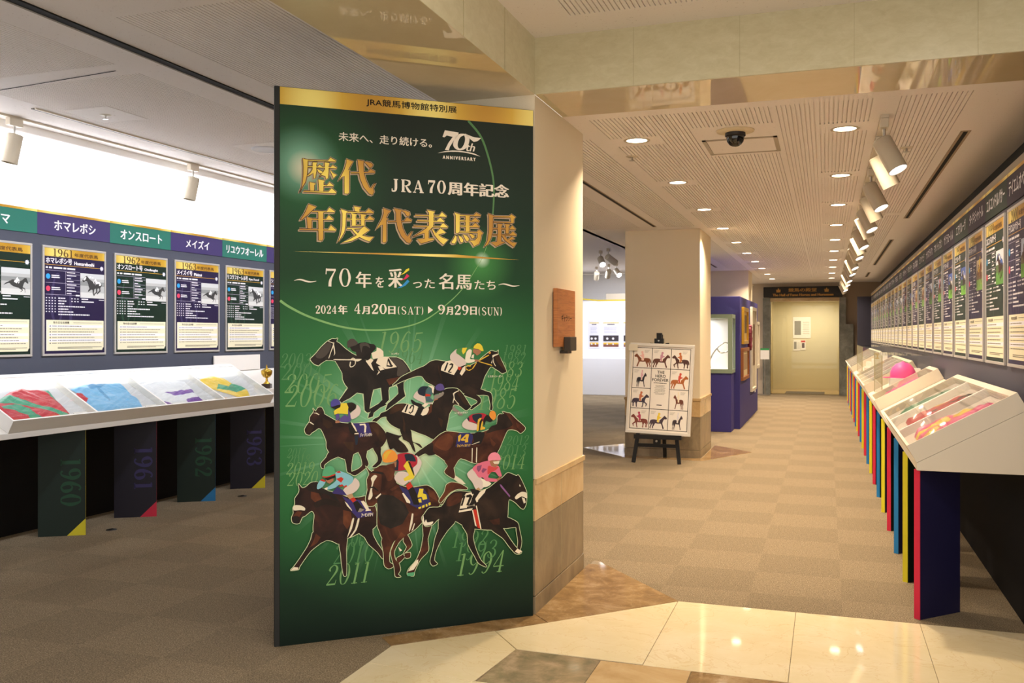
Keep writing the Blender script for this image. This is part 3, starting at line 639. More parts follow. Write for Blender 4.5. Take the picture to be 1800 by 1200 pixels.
SHIRTS={'red': [('red', '4715,320 4960,493 5097,538 5112,512 5257,486 5297,482 5253,309 5249,250 5233,159 5213,47 4974,36 4822,33 4676,46 4572,74'), ('green', '5247,492 5305,470 5260,310 5214,297'), ('green', '4789,421 4916,433 4955,379 4991,284 5081,203 5142,138 5212,42 5138,36 5091,111 5023,166 4934,246 4860,290 4757,325'), ('green', '4743,272 4865,278 4927,202 4938,112 4973,31 4861,32 4842,127 4808,187 4737,230')], 'blue': [('blue', '5503,475 5688,533 5802,531 5901,527 6048,515 6018,346 6000,269 6010,203 5949,45 5712,54 5442,46 5421,85 5479,233 5459,320 5504,400'), ('red', '5506,412 5536,286 5458,218 5459,320'), ('dblue', '5682,526 5810,530 5869,491 5759,424 5643,423'), ('dblue', '5719,421 5753,432 5708,216 5677,200')], 'white': [('white', '6245,471 6436,509 6648,520 6787,451 6754,296 6698,202 6706,89 6537,50 6334,51 6185,58 6205,126 6130,136 6213,338'), ('violet', '6365,268 6758,295 6710,210 6409,203'), ('violet', '6492,116 6715,144 6710,83 6495,50'), ('violet', '6206,131 6276,90 6342,49 6178,51')], 'yellow': [('yellow', '7025,490 7240,541 7340,481 7372,401 7353,341 7422,273 7454,193 7368,35 7217,33 7138,152 7039,252 6962,348'), ('green', '7143,345 7231,277 7359,347 7422,294 7452,208 7238,156 7183,192 7054,265')], 'orange': [('orange', '6971,108 7138,49 6966,42')]}
# ================================================================ the setting
# local frame of the left wall: local x runs along the wall (+Y world, turned a touch), local -y faces the aisle
DEL = math.atan(553 / 1612) - math.atan(590 / 1612)
def LW(x, y, z=0.):                      # left-wing coordinates -> world
    c, s = cos(DEL), sin(DEL); return (x * c - y * s, x * s + y * c, z)
LROT = pi / 2 + DEL
RROT = -pi / 2
LT = Matrix.Rotation(DEL, 4, 'Z')
ZC = 2.787; ZH = 3.09

b = MB(); b.add([(-9, -3, 0), (3, -3, 0), (3, 31, 0), (-9, 31, 0)], [(0, 1, 2, 3)], 'carpet'); struct(b, 'floor')
def slab(name, pts, mat, z=.004):
    b = MB(); b.prism(pts, 2, -.01, z, mat); o = struct(b, name); bevel(o, .0012, 1); return o
g = .0012
def rectp(x0, x1, y0, y1): return [(x0 + g, y0 + g), (x1 - g, y0 + g), (x1 - g, y1 - g), (x0 + g, y1 - g)]
b = MB(); b.box((-1.98, 1.0, -.012), (3, 5.17, .0015), M('grout', '8a7a58', .8)); 
# marble paving of the entrance hall
slab('floor_marble_1', [(-1.98, 3.75), (-1.443, 3.69), (-1.40, 4.135), (-1.585, 4.354), (-1.98, 3.985)], 'marble_cream')
slab('floor_marble_2', [(-1.98, 1.5), (-1.98, 3.746), (-1.441, 3.686), (-1.66, 3.0), (-1.66, 1.5)], 'marble_cream')
slab('floor_marble_3', [(-1.581, 4.354), (-1.396, 4.138), (-.791, 4.132), (-.791, 5.168)], 'marble_cream')
for i, (x0, x1) in enumerate(((-.789, -.157), (-.157, .457), (.457, 1.07), (1.07, 1.7))):
    slab('floor_marble_%d' % (4 + i), rectp(x0, x1, 4.122, 5.175), 'marble_cream')
cols = ['marble_green', 'marble_tan', 'marble_brown', 'marble_tan', 'marble_green', 'marble_tan', 'marble_brown']
slab('floor_marble_8', [(-1.40, 4.133), (-1.43, 3.7), (-1.435, 3.7 ), (-.985, 3.7), (-.985, 4.118)], 'marble_green')
for i in range(6):
    x0 = -.983 + i * .4135
    slab('floor_marble_%d' % (9 + i), rectp(x0, x0 + .4135, 3.7, 4.119), cols[i + 1])
for i in range(7):
    x0 = -1.65 + i * .5
    slab('floor_marble_%d' % (20 + i), rectp(x0, x0 + .5, 2.6, 3.697) if i else [(-1.655, 2.6), (-1.152, 2.6), (-1.152, 3.697), (-1.437, 3.697), (-1.655, 3.0)], ('marble_cream', 'marble_tan')[i % 2])
    slab('floor_marble_%d' % (30 + i), rectp(x0, x0 + .5, 1.2, 2.597), ('marble_tan', 'marble_cream')[i % 2])
slab('floor_marble_40', [(-1.477, 4.69), (-1.371, 4.575), (-.789, 5.18), (-1.346, 5.83), (-1.47, 5.83)], 'marble_brown')
slab('floor_marble_41', [(-2.083, 4.085), (-1.983, 3.99), (-1.374, 4.571), (-1.48, 4.686)], 'marble_brown')
slab('floor_marble_42', [(-1.46, 5.832), (-1.36, 5.832), (-1.40, 5.9), (-1.46, 5.93)], 'marble_green')
slab('floor_marble_43', [(-3.05, 11.82), (-2.37, 11.1), (-2.37, 12.45), (-2.65, 12.4)], 'marble_cream')
slab('floor_marble_44', [(-2.37, 11.05), (-1.40, 11.05), (-.90, 12.05), (-1.40, 12.6), (-1.43, 12.6), (-1.43, 11.245), (-2.37, 11.245)], 'marble_brown')
slab('floor_marble_45', rectp(-1.4, .42, 24.1, 26.3), 'marble_tan')
b = MB(); b.box((-1.0, 24.15, .003), (-.05, 25.2, .014), M('mat_grey', '6a6258', .9)); b.build('door_mat', None, label='grey door mat behind the far glass doors', cat='door mat')

# ---- ceilings: boards with real slots running down the corridor
def grooved(b, x0, x1, y0, y1, z, pitch=.025, slot=.0065, depth=.009, mat='ceiling_board'):
    n = int((x1 - x0) / pitch); 
    vs = []; fs = []
    prof = [(x0, z)]
    for i in range(n):
        a = x0 + (i + .5) * pitch
        prof += [(a - slot / 2, z), (a - slot / 2, z + depth), (a + slot / 2, z + depth), (a + slot / 2, z)]
    prof.append((x1, z))
    for x, zz in prof: vs += [(x, y0, zz), (x, y1, zz)]
    fs = [(2 * i, 2 * i + 1, 2 * i + 3, 2 * i + 2) for i in range(len(prof) - 1)]
    b.add(vs, fs, mat)
    for y in (y0, y1):                       # closed ends of the slots
        for i in range(n):
            a = x0 + (i + .5) * pitch
            b.add([(a - slot / 2, y, z), (a + slot / 2, y, z), (a + slot / 2, y, z + depth), (a - slot / 2, y, z + depth)], [(0, 1, 2, 3)], mat)
def quad(b, x0, x1, y0, y1, z, mat='ceiling_board'):
    b.add([(x0, y0, z), (x0, y1, z), (x1, y1, z), (x1, y0, z)], [(0, 1, 2, 3)], mat)
def field(b, X0, X1, Y0, Y1, z, holes):      # plain board with grooved rectangles let in; holes share the same y bands
    xs = sorted({X0, X1} | {h[0] for h in holes} | {h[1] for h in holes}); ys = sorted({Y0, Y1} | {h[2] for h in holes} | {h[3] for h in holes})
    for i in range(len(xs) - 1):
        for j in range(len(ys) - 1):
            cx = (xs[i] + xs[i + 1]) / 2; cy = (ys[j] + ys[j + 1]) / 2
            if any(h[0] < cx < h[1] and h[2] < cy < h[3] for h in holes): continue
            quad(b, xs[i], xs[i + 1], ys[j], ys[j + 1], z)
    for h in holes: grooved(b, h[0], h[1], h[2], h[3], z)
b = MB()
bands = [(5.36, 5.92), (6.16, 7.62), (8.02, 9.40), (9.80, 11.1), (11.5, 12.9), (13.25, 14.65), (15.0, 16.45), (16.8, 18.3), (18.65, 20.1), (20.5, 22.0)]
hol = []
ly = [6.06 + 1.772 * k for k in range(10)]
for x0, x1 in ((-1.36, -1.03), (-.05, .27)):
    e = 5.36
    for y in ly: hol.append((x0, x1, e, y - .13)); e = y + .13
hol += [(-1.03, -.80, 5.36, 22.0), (-.80, -.28, 5.36, 5.78), (-.80, -.28, 6.74, 22.0), (-.28, -.05, 5.36, 22.0), (.37, .76, 5.36, 10.5), (.37, .76, 10.7, 22.0), (-2.75, -2.1, 6.3, 11.0), (-1.82, -1.45, 5.9, 11.0), (-1.82, -1.45, 12.5, 22.)]
field(b, -2.86, 1.6, 5.23, 24.0, ZC, hol)
b.box((-2.86, 5.8, ZC), (-2.80, 24.0, ZH + .05), 'ceiling_board')
struct(b, 'ceiling')

b2 = MB(); field(b2, -1.48, 2.6, -3, 4.69, ZH, [(-1.22, 2.4, -.5, 1.9), (-1.22, 2.4, 2.3, 4.42)]); struct(b2, 'ceiling_hall')
b = MB()
field(b, -9, -2.03, -3, 24.0, ZH + .02, [(-5.25, -3.98, 2.2, 4.40), (-5.25, -3.98, 4.60, 7.9), (-3.42, -2.25, 0, 3.4), (-3.42, -2.25, 3.75, 8.2), (-5.25, -3.98, 8.2, 12)])
o = struct(b, 'ceiling_gallery'); 
# beams of the entrance hall, polished stone underneath
b = MB(); b.box((-1.48, 4.69, ZC), (3, 5.23, ZH + .1), 'stone_band'); 
b.box((-1.44, 4.70, ZC - .001), (3, 5.225, ZC + .002), 'stone_soffit')
for k in range(1, 6): b.box((-1.48 + k * .535 - .0008, 4.6895, ZC), (-1.48 + k * .535 + .0008, 4.69, ZH), M('joint', 'b0a480', .8))
struct(b, 'beam_across')
b = MB(); b.box((-2.03, -3, ZC), (-1.48, 4.69, ZH + .1), 'stone_band'); b.box((-2.028, -3, ZC - .001), (-1.482, 4.69, ZC + .002), 'stone_soffit')
for k in range(12): b.box((-1.482, 4.2 - k * .535, ZC), (-1.478, 4.203 - k * .535, ZH), M('joint'))
struct(b, 'beam_along')
# ---- pillars
def pillar(name, x0, x1, y0, y1, top):
    b = MB()
    b.box((x0, y0, .72), (x1, y1, top), 'pillar_cloth')
    b.box((x0 - .012, y0 - (.012 if y0 > 6 else 0), .695), (x1 + .012, y1 + .012, .727), 'marble_tan')
    b.box((x0 - .003, y0 - .003, .50), (x1 + .003, y1 + .003, .70), 'marble_tan')
    b.box((x0 - .003, y0 - .003, .10), (x1 + .003, y1 + .003, .498), 'stone_base')
    b.box((x0 - .006, y0 - .006, 0), (x1 + .006, y1 + .006, .096), 'stone_base')
    for yy in (y0 + .5 * (y1 - y0),):
        b.box((x1, yy - .0015, .1), (x1 + .0045, yy + .0015, .69), M('joint'))
    o = struct(b, name); bevel(o, .003, 1); return o
pillar('pillar_near', -2.50, -1.48, 4.69, 5.715, ZC)
pillar('pillar_middle', -2.37, -1.45, 11.25, 12.32, ZC)
pillar('pillar_far', -2.40, -1.48, 18.9, 19.85, ZC)
# ---- walls
WHITE = M('white_wall', 'f4f3f2', .7)
b = MB(); b.box((-6.05, .5, 0), (-5.925, 13.5, ZH + .03), WHITE, T=LT); struct(b, 'wall_left')
b = MB(); b.box((1.25, 3.4, 0), (1.35, 24.0, ZC), M('wall_dark', '161c1a', .7)); b.box((1.0, 3.4, 0), (1.25, 3.45, 2.4), M('wall_dark')); struct(b, 'wall_right')
DK = M('panel_slate', '4d515e', .6, 0, .3); BLK = M('panel_black', '100f10', .7, 0, .2)
b = MB(); b.box((-5.92, 1.0, .79), (-5.882, 11.5, 2.455), DK, T=LT); b.box((-5.92, 1.0, 0), (-5.884, 11.5, .79), BLK, T=LT); struct(b, 'wall_left_panel')
b = MB(); b.box((.962, 3.4, .8), (1.0, 22.5, 2.385), M('panel_slate_warm', '504f5b', .5, 0, .3)); b.box((.962, 3.4, 2.384), (1.0, 22.5, 2.44), M('panel_rail', '9c9182', .6)); b.box((.966, 3.4, 0), (1.0, 22.5, .8), BLK)
b.box((.667, 22.5, .0), (1.0, 22.56, 2.375), M('panel_end', '2c2c3c', .6)); struct(b, 'wall_right_panel')
# far end of the corridor: stone portal, shutters of glass and the hall behind it
BG = M('wall_beige', 'c9b9a2', .7)
b = MB(); b.box((-2.86, 24.0, 0), (-1.52, 24.2, ZC), BG); b.box((.42, 24.0, 0), (1.6, 24.2, ZC), M('wall_taupe', '9a8876', .7)); b.box((-1.52, 24.0, 2.42), (.42, 24.2, ZC), BG); struct(b, 'wall_far')
b = MB(); b.box((-1.52, 23.9, 0), (-1.34, 24.2, 2.42), 'stone_grey'); b.box((.30, 23.9, 0), (.45, 24.2, 2.42), 'stone_grey'); b.box((.45, 23.86, 0), (.62, 24.0, 1.76), 'stone_grey'); b.box((-1.34, 23.92, 2.33), (.30, 24.2, 2.42), 'marble_tan'); struct(b, 'door_1_surround')
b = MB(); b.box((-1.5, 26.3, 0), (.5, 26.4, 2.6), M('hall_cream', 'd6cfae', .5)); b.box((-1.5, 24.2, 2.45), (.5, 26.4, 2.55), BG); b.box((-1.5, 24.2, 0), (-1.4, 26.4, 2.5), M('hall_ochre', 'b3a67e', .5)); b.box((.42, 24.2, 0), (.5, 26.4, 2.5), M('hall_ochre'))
struct(b, 'wall_hall')
area('hall_of_fame_light', (-.2, 25.3, 2.42), .25, 22, HALLC); area('hall_of_fame_light', (-.8, 25.2, 2.42), .3, 12, HALLC); 
# white display room seen past the near pillar
b = MB(); b.box((-9, 23.6, 0), (-4.2, 23.7, ZH), WHITE); struct(b, 'wall_display_room')
b = MB(); b.box((-6.6, 12.6, 0), (-6.5, 23.7, ZH), WHITE); struct(b, 'wall_display_side')

# ================================================================ lamps
LAMPW = M('lamp_white', 'bcb19c', .5, 0, .25); STEEL = M('steel', 'b8b4ac', .3, 1.); TRACK = M('track', 'cfc5b2', .4); DARKGAP = M('dark_gap', '0c0b0b', .8)
DISC_W = M('lit_diffuser', 'ffffff', .5, emit='ffeccc', es=9.); DISC_N = M('lit_lens', 'ffffff', .5, emit='f4f6ff', es=4.)
ORD = ['first', 'second', 'third', 'fourth', 'fifth', 'sixth', 'seventh', 'eighth', 'ninth', 'tenth', 'eleventh', 'twelfth', 'thirteenth', 'fourteenth', 'fifteenth', 'sixteenth', 'seventeenth', 'eighteenth', 'nineteenth', 'twentieth', 'twenty-first', 'twenty-second', 'twenty-third', 'twenty-fourth']
ring_me = MB(); ring_me.lathe([(.066, .02), (.066, -.001), (.07, -.004), (.085, -.004), (.087, 0), (.087, .002)], LAMPW, 28)
disc_me = MB(); disc_me.lathe([(0.0001, -.0025), (.03, -.0025), (.067, -.0015)], DISC_W, 24)
for side, x, ys in (('right', .108, [6.10 + 1.772 * k for k in range(10)]), ('left', -1.19, [6.02 + 1.772 * k for k in range(10)])):
    for k, y in enumerate(ys):
        t = thing('downlight', 'round lit ceiling downlight, %s from the near end of the %s row down the corridor' % (ORD[k], side), 'downlight', (x, y, ZC), 0, 'corridor downlights')
        ring_me.build('trim_ring', t); disc_me.build('diffuser', t)
        area('downlight_bulb', (0, 0, -.006), .12, DL, WARM, parent=t, spread=radians(125))
# track lights over the right-hand wall
b = MB(); b.box((.30, 5.78, ZC - .018), (.345, 23.4, ZC - .0005), TRACK); b.build('light_track', None, label='long pale lighting track on the corridor ceiling carrying the white spotlights', cat='lighting track')
def track_light(loc, aim, label, group, size=1., lit=True, light=None, rail=.0):
    t = thing('track_spotlight', label, 'spotlight', loc, 0, group)
    b = MB(); b.box((-.022, -.06, -.055), (.022, .06, -rail), TRACK); bevel(b.build('adapter', t), .004)
    b = MB(); b.cyl((0, 0, -.05), (0, 0, -.15 * size), .009, mat=STEEL, n=10); b.build('stem', t)
    d = (Vector(aim) - Vector(loc) - Vector((0, 0, -.2))).normalized(); c0 = Vector((0, 0, -.15 * size)) - d * .03; c1 = c0 + d * .21 * size; r = .056 * size
    b = MB(); b.cyl(c0, c1, r, mat=LAMPW, n=22, caps=False); b.cyl(c0 - d * .006, c0, r * .9, r, LAMPW, 22); b.cyl(c1 - d * .02, c1, r * .94, mat=LAMPW, n=22, caps=False); b.build('lamp_head', t)
    if lit:
        b = MB(); b.cyl(c1 - d * .016, c1 - d * .012, r * .93, mat=DISC_N, n=22); b.build('lens', t)
    if light: spot('spot_bulb', tuple(c1 + d * .01), tuple(c1 + d), light, NEUT, radians(62), .8, .04, t)
    return t
ry = [5.84, 6.37, 7.56, 8.24, 9.1, 9.66, 10.9, 11.6, 12.4, 13.0, 14.3, 15.0, 15.8, 16.5, 17.8, 18.6, 19.3, 20.6, 21.4, 22.6]
for k, y in enumerate(ry):
    far = k % 2
    track_light((.322, y, ZC - .018), (.70, y + (.10 if far else -.22), 1.75), 'white cylinder spotlight, %s along the right track from the near end' % ORD[k], 'spotlights on the right track', 1.0, True, 4 if k % 2 == 0 else None)
LM = [(5.1, 'white cylinder spotlight hanging before the white wall, above the poster at the left edge'), (7.07, 'white cylinder spotlight hanging before the white wall, left of the big green banner'), (9.05, 'white cylinder spotlight on the left track, hidden beyond the big banner'), (3.2, 'white cylinder spotlight on the left track, outside the left edge')]
b = MB(); b.box((-5.80, 1.5, ZH + .004), (-5.765, 11, ZH + .022), TRACK, T=LT); b.build('light_track', None, label='thin pale lighting track on the gallery ceiling beside the white wall', cat='lighting track')
for y, lab in LM[:2]:
    p = LW(-5.782, y, ZH + .004); q = LW(-5.93, y - .12, 1.9); track_light(p, q, lab, 'spotlights on the left track', 1., False, None)
# added fill strips to brighten the left posters, and the wall washer
for y in (3.2, 5.0, 6.8, 8.6):
    o = area('gallery_fill', LW(-4.0, y, 3.06), 1.2, GALLERY, NEUT, size_y=.12, spread=radians(85)); o.rotation_euler = (radians(52), 0, LROT)
o = area('wall_washer', LW(-5.83, 6.2, 3.085), 9.5, WASH, NEUT, (0, 0, LROT), .03, spread=radians(75)); o.rotation_euler = (radians(30), 0, LROT)
# gaps, tracks and fittings in the ceilings
b = MB(); b.box((-3.72, 1, ZH + .012), (-3.665, 9.2, ZH + .024), DARKGAP); b.box((-3.735, 1, ZH + .010), (-3.72, 9.2, ZH + .022), M('slot_rim', '8c8072', .6)); struct(b, 'ceiling_gallery_slot')
b = MB(); b.box((-5.455, 4.95, ZH + .012), (-5.425, 11, ZH + .024), M('slot_mid', '5a5248', .6), T=LT); b.box((-5.42, 4.95, ZH + .008), (-5.408, 11, ZH + .022), TRACK, T=LT); struct(b, 'ceiling_gallery_slot_2')
b = MB(); b.add([(-5.4, 4.635, ZH + .018), (-4.1, 4.50, ZH + .018), (-4.1, 4.512, ZH + .018), (-5.4, 4.647, ZH + .018)], [(0, 3, 2, 1)], DARKGAP); struct(b, 'ceiling_gallery_joint')
for k, (y0, y1) in enumerate(((6.40, 11.0), (13.4, 18.2), (20.3, 21.9))):
    t = thing('air_slot', 'long black air slot in the corridor ceiling, %s from the near end' % ORD[k], 'air vent', (.833, y0, ZC), 0, 'ceiling air slots')
    b = MB(); b.box((-.03, 0, -.003), (.03, y1 - y0, .002), M('slot_frame', 'a08c72', .6)); b.build('frame', t)
    b = MB(); b.box((-.013, .02, -.004), (.013, y1 - y0 - .02, .0), DARKGAP); b.build('opening', t)
for k, (x, y0, y1) in enumerate(((-1.94, 6.3, 10.9), (-2.0, 14.5, 17.9))):
    t = thing('air_slot', ('thin dark air slot in the ceiling between the near and the middle pillar', 'thin dark air slot in the ceiling between the middle and the far pillar')[k], 'air vent', (x, y0, ZC), 0, 'ceiling air slots')
    b = MB(); b.box((-.022, 0, -.003), (.022, y1 - y0, .002), M('slot_frame')); b.build('frame', t)
    b = MB(); b.box((-.012, .02, -.004), (.012, y1 - y0 - .02, 0), DARKGAP); b.build('opening', t)
t = thing('security_camera', 'black dome security camera on a cream ceiling plate above the corridor entrance', 'camera', (-.545, 5.93, ZC))
b = MB(); b.lathe([(.0001, -.016), (.06, -.016), (.115, -.008), (.118, 0), (.1, .002)], M('cam_plate', 'd8c7a4', .5), 32); b.build('mounting_plate', t)
b = MB(); b.lathe([(.062, -.014), (.064, -.035), (.06, -.037)], M('cam_ring', '2a2420', .4), 28); b.build('collar', t)
b = MB(); b.lathe([(.056, -.034), (.056, -.05), (.05, -.072), (.036, -.09), (.018, -.1), (.0001, -.103)], M('cam_dome', '0d0b0c', .06, 0, .8), 28); b.build('dome', t)
t = thing('ceiling_hatch', 'square access hatch with a grey metal frame beside the dome camera', 'access hatch', (-.543, 6.415, ZC))
b = MB()
for a in ((-.24, -.25, .24, -.225), (-.24, .225, .24, .25), (-.24, -.25, -.215, .25), (.215, -.25, .24, .25)): b.box((a[0], a[1], -.006), (a[2], a[3], .001), M('hatch_metal', 'a59a88', .4, .3))
b.build('frame', t); b = MB(); b.box((-.214, -.224, -.003), (.214, .224, .001), 'ceiling_board'); b.build('panel', t)
def sprinkler(x, y, z, label, T=None):
    p = (x, y, z); t = thing('sprinkler', label, 'sprinkler', p, 0, 'ceiling sprinklers')
    b = MB(); b.lathe([(.0001, -.006), (.03, -.008), (.045, 0)], TRACK, 20); b.build('escutcheon', t)
    b = MB(); b.cyl((0, 0, -.006), (0, 0, -.03), .006, mat=STEEL, n=8); b.cyl((0, 0, -.03), (0, 0, -.033), .02, mat=STEEL, n=12); b.build('deflector', t)
p = LW(-5.1, 5.28, ZH + .018); sprinkler(*p[:2], p[2], 'small sprinkler head in a square plain plate of the gallery ceiling')
sprinkler(.52, 6.85, ZC, 'small sprinkler head between the right track and the near air slot'); sprinkler(.55, 10.6, ZC, 'small sprinkler head near the far end of the first air slot'); sprinkler(-1.33, 6.55, ZC, 'small sprinkler head next to the near pillar top')
p = LW(-4.72, 6.72, ZH + .018); t = thing('ceiling_speaker', 'round white ceiling loudspeaker beside the top left corner of the banner', 'loudspeaker', p)
b = MB(); b.lathe([(.0001, -.008), (.10, -.008), (.125, -.012), (.135, 0)], M('speaker_white', 'c9c6c6', .5), 36); b.build('grille', t)
b = MB(); b.box((-.21, -.21, -.003), (.21, .21, .001), 'ceiling_board'); b.build('backing_plate', t)
p = LW(-5.1, 5.28, ZH + .018); b = MB(); b.box((p[0] - .2, p[1] - .2, ZH + .0165), (p[0] + .2, p[1] + .2, ZH + .019), 'ceiling_board'); struct(b, 'ceiling_gallery_plate')
# floor sockets
for k, (px, lab) in enumerate((((-3.99, 5.25), 'round metal floor socket in front of the leg marked 1960'), ((-4.24, 7.6), 'round metal floor socket in front of the leg marked 1963'))):
    t = thing('floor_socket', lab, 'floor socket', LW(-5.314 if k == 0 else -5.277, 5.562 if k == 0 else 7.135, 0), 0, 'floor sockets')
    b = MB(); b.lathe([(.0001, .006), (.02, .007), (.032, .006), (.04, .001)], STEEL, 24); b.build('rim', t)
    b = MB(); b.lathe([(.0001, .010), (.016, .009), (.02, .0065)], DARKGAP, 16); b.build('cap', t)
# ================================================================ the exhibition banner
BW = 1.3167; BH = 2.693
ba = atan2(4.657 - 3.811, -1.479 + 2.488)
ban = thing('exhibition_banner', 'tall free-standing green exhibition banner with racehorses, gold title and gold top strip', 'banner', (-2.488, 3.811, 0), ba)
b = MB(); b.box((-.026, .004, 0), (BW + .001, .02, BH + .003), M('banner_edge', '20211f', .6)); b.box((-.026, -.0006, 0), (-.0005, .004, BH + .003), M('banner_edge')); bevel(b.build('board', ban, label='dark edged board'), .002)
b = MB(); b.add([(0, 0, 0), (BW, 0, 0), (BW, 0, 2.61), (0, 0, 2.61), (0, .004, 0), (BW, .004, 0), (BW, .004, 2.61), (0, .004, 2.61)], [(0, 1, 2, 3), (0, 4, 5, 1), (1, 5, 6, 2), (3, 7, 4, 0)], 'banner_print'); b.build('printed_sheet', ban, label='green printed sheet')
b = MB(); b.box((0, -.0004, 2.61), (BW, .004, BH), 'gold_foil'); b.build('header_strip', ban, label='gold header strip')
LB = M('ban_black', '2c2618', .5); LW_ = M('ban_white', 'efe4d2', .5); LG = M('ban_gold', 'd9a83a', .4, .1)
Y = -.0012
b = MB(); serif_off = 0
text(b, 'JRA競馬博物館特別展', 420, 891, 2636, 2677, -1, LB, 0.7, 0.6); b.v = [(x * .001, Y, z * .001) for x, y, z in b.v]; b.build('header_lettering', ban)
def T2(mb, body, k, mat, bx=0., bz=0., y=Y):
    x0, x1, z0, z1 = TX[k]; text(mb, body, x0 * .001, x1 * .001, z0 * .001, z1 * .001, y, mat, bx * .001, bz * .001)
def S2(mb, body, k, mat, slant=0., thin=1., y=Y):
    x0, x1, z0, z1 = TX[k]; h = (z1 - z0); serif(mb, body, x0 * .001, (x1 - slant * h) * .001, z0 * .001, z1 * .001, y, mat, slant, thin)
b = MB(); T2(b, '未来へ、走り続ける。', 'mirai', LW_, .8, .5); b.build('slogan_lettering', ban)
b = MB(); b.flat(pp(LOGO['seven']), Y, LW_)
o_ = smooth_curve(pp(LOGO['zero'] + ' ' + LOGO['zero'].split()[0]), 4)[:-1]; h_ = smooth_curve(pp(LOGO['zeroh'] + ' ' + LOGO['zeroh'].split()[0]), 4)[:-1]
tri = tessellate_polygon([[Vector((*p, 0)) for p in o_], [Vector((*p, 0)) for p in h_]]); vs = [(p[0], Y, p[1]) for p in o_ + h_]
fs = []
for q in tri:
    A_, B_, C_ = [vs[i] for i in q]; fs.append(list(q) if (B_[0] - A_[0]) * (C_[2] - A_[2]) - (B_[2] - A_[2]) * (C_[0] - A_[0]) > 0 else list(q)[::-1])
b.add(vs, fs, LW_); b.flat(pp(LOGO['wing']), Y, LW_); b.flat(pp(LOGO['arc']), Y, LW_)
i_ = len(b.v); text(b, 'th', .935, .985, 2.451, 2.492, Y, LW_, .0012, .0006); b.v[i_:] = [(x + .3 * (z - 2.451), y, z) for x, y, z in b.v[i_:]]; text(b, 'A N N I V E R S A R Y', .815, .994, 2.402, 2.419, Y, LW_, .0012, .0006); b.build('anniversary_emblem', ban)
b = MB(); S2(b, 'JRA', 'jra', LW_, 0, 1.5); S2(b, '70', 'n70', LW_, 0, 1.6); T2(b, '周年記念', 'shu', LW_, 3.6, .7); b.build('anniversary_lettering', ban)
# the raised title characters: tan bevel below, gold face above
kan = [pp(q) for q in KANJI.split('|')]
b = MB(); TANB = M('title_bevel', 'b49b7c', .45, .1); DKB = M('title_shade', '4a3218', .5)
for q in kan:
    b.flat([(x - .007, z - .007) for x, z in q], -.0006, TANB); b.ribbon([(x - .006, z - .006) for x, z in q], .003, -.0008, TANB, True); b.ribbon(q, .0058, -.0009, TANB, True)
b.build('title_bevel', ban, label='tan bevel of the title characters')
b = MB()
for i, q in enumerate(kan): b.ribbon(q, .0034, -.0012, DKB, True); b.flat(q, -.0014 - i * 1.5e-5, 'gold_letter')
b.build('title_lettering', ban, label='gold title characters')
b = MB(); q = pp(LINE[0]); b.flat([q[0], (q[1][0], q[1][1] - .007), q[2], (q[1][0] + .3, q[1][1] + .006)], Y, 'gold_foil'); b.build('gold_rule', ban)
b = MB(); S2(b, '70', 's70', LW_, 0, 1.15); T2(b, '年', 'nen', LW_, 2, .3); T2(b, 'を', 'wo', LW_, 1, .3); text(b, '采', .530, .606, 1.737, 1.832, Y, LW_, .003, .0005); T2(b, 'った', 'tta', LW_, .8, .3); T2(b, '名馬', 'meiba', LW_, 2.2, .2); T2(b, 'たち', 'tachi', LW_, .8, .3)
for k in ('til', 'til2'):
    x0, x1, z0, z1 = TX[k]; zc = (z0 + z1) / 2; xs = [x0 + (x1 - x0) * i / 12 for i in range(13)]
    b.ribbon([(x * .001, (zc + (7 - i * .3) * sin(2 * pi * i / 12)) * .001) for i, x in enumerate(xs)], [.0008 + .0032 * sin(pi * i / 12) for i in range(13)], Y, LW_)
b.build('subtitle_lettering', ban)
b = MB()
for k, c in (('y', 'ead72e'), ('r', 'd81e56'), ('b', '2a93d4')): b.flat(pp(SWOOSH[k]), Y - .0004, M('swoosh_' + k, c, .5)); pass
b.build('colour_strokes', ban, label='yellow, red and blue brush strokes')
for grp_ in ((('2024', 'y2024'), ('年', 'nen2')), (('4', 'n4'), ('月', 'tsuki'), ('20', 'n20'), ('日', 'hi'), ('(SAT)', 'sat')), (('9', 'n9'), ('月', 'tsuki2'), ('29', 'n29'), ('日', 'hi2'), ('(SUN)', 'sun'))):
    b = MB()
    for s_, k in grp_:
        if s_ in '年月日': T2(b, s_, k, LW_, 2.2, .3)
        else: S2(b, s_, k, LW_, 0, 1.6 if s_[0] != '(' else 1.15)
    b.build('date_lettering', ban)
b = MB()
x0, x1, z0, z1 = TX['tri']; b.flat([(x0 * .001, z0 * .001), (x1 * .001, (z0 + z1) * .0005), (x0 * .001, z1 * .001)], Y, LW_); b.build('date_arrow', ban)
ARC = M('arc_light', '7fb06a', .5); ARC2 = M('arc_light_dim', '4f8048', .5)
b = MB(); q = smooth_curve([(max(x, .001), z) for x, z in pp(LINE[1])], 8); n_ = len(q); b.ribbon(q, [.0062 - .0054 * i / n_ for i in range(n_)], -.0004, ARC)
q = smooth_curve(pp(LINE[2]), 8); b.ribbon(q, [.0062 - .002 * i / len(q) for i in range(len(q))], -.0004, ARC2); q = smooth_curve(pp(LINE[3]), 6); b.ribbon(q, .0012, -.0004, ARC)
b.build('light_arc', ban, label='pale green arc of light')
YR = M('year_print', '6f9f5f', .5); YF = M('year_print_faint', '4c854e', .5); b = MB()
for k in TX:
    if k[0] == 'y' and k[1:] not in ('2024',):
        b = MB(); S2(b, k[1:], k, YF if k[1:] in ('1964', '2003', '2004', '1981', '1982', '2012', '2017', '2009', '1992', '2010', '1993', '2013', '2018') else YR, .22, 1.0, -.0005 if k[1:] in ('1964',) else -.0006); b.build('year_number', ban)
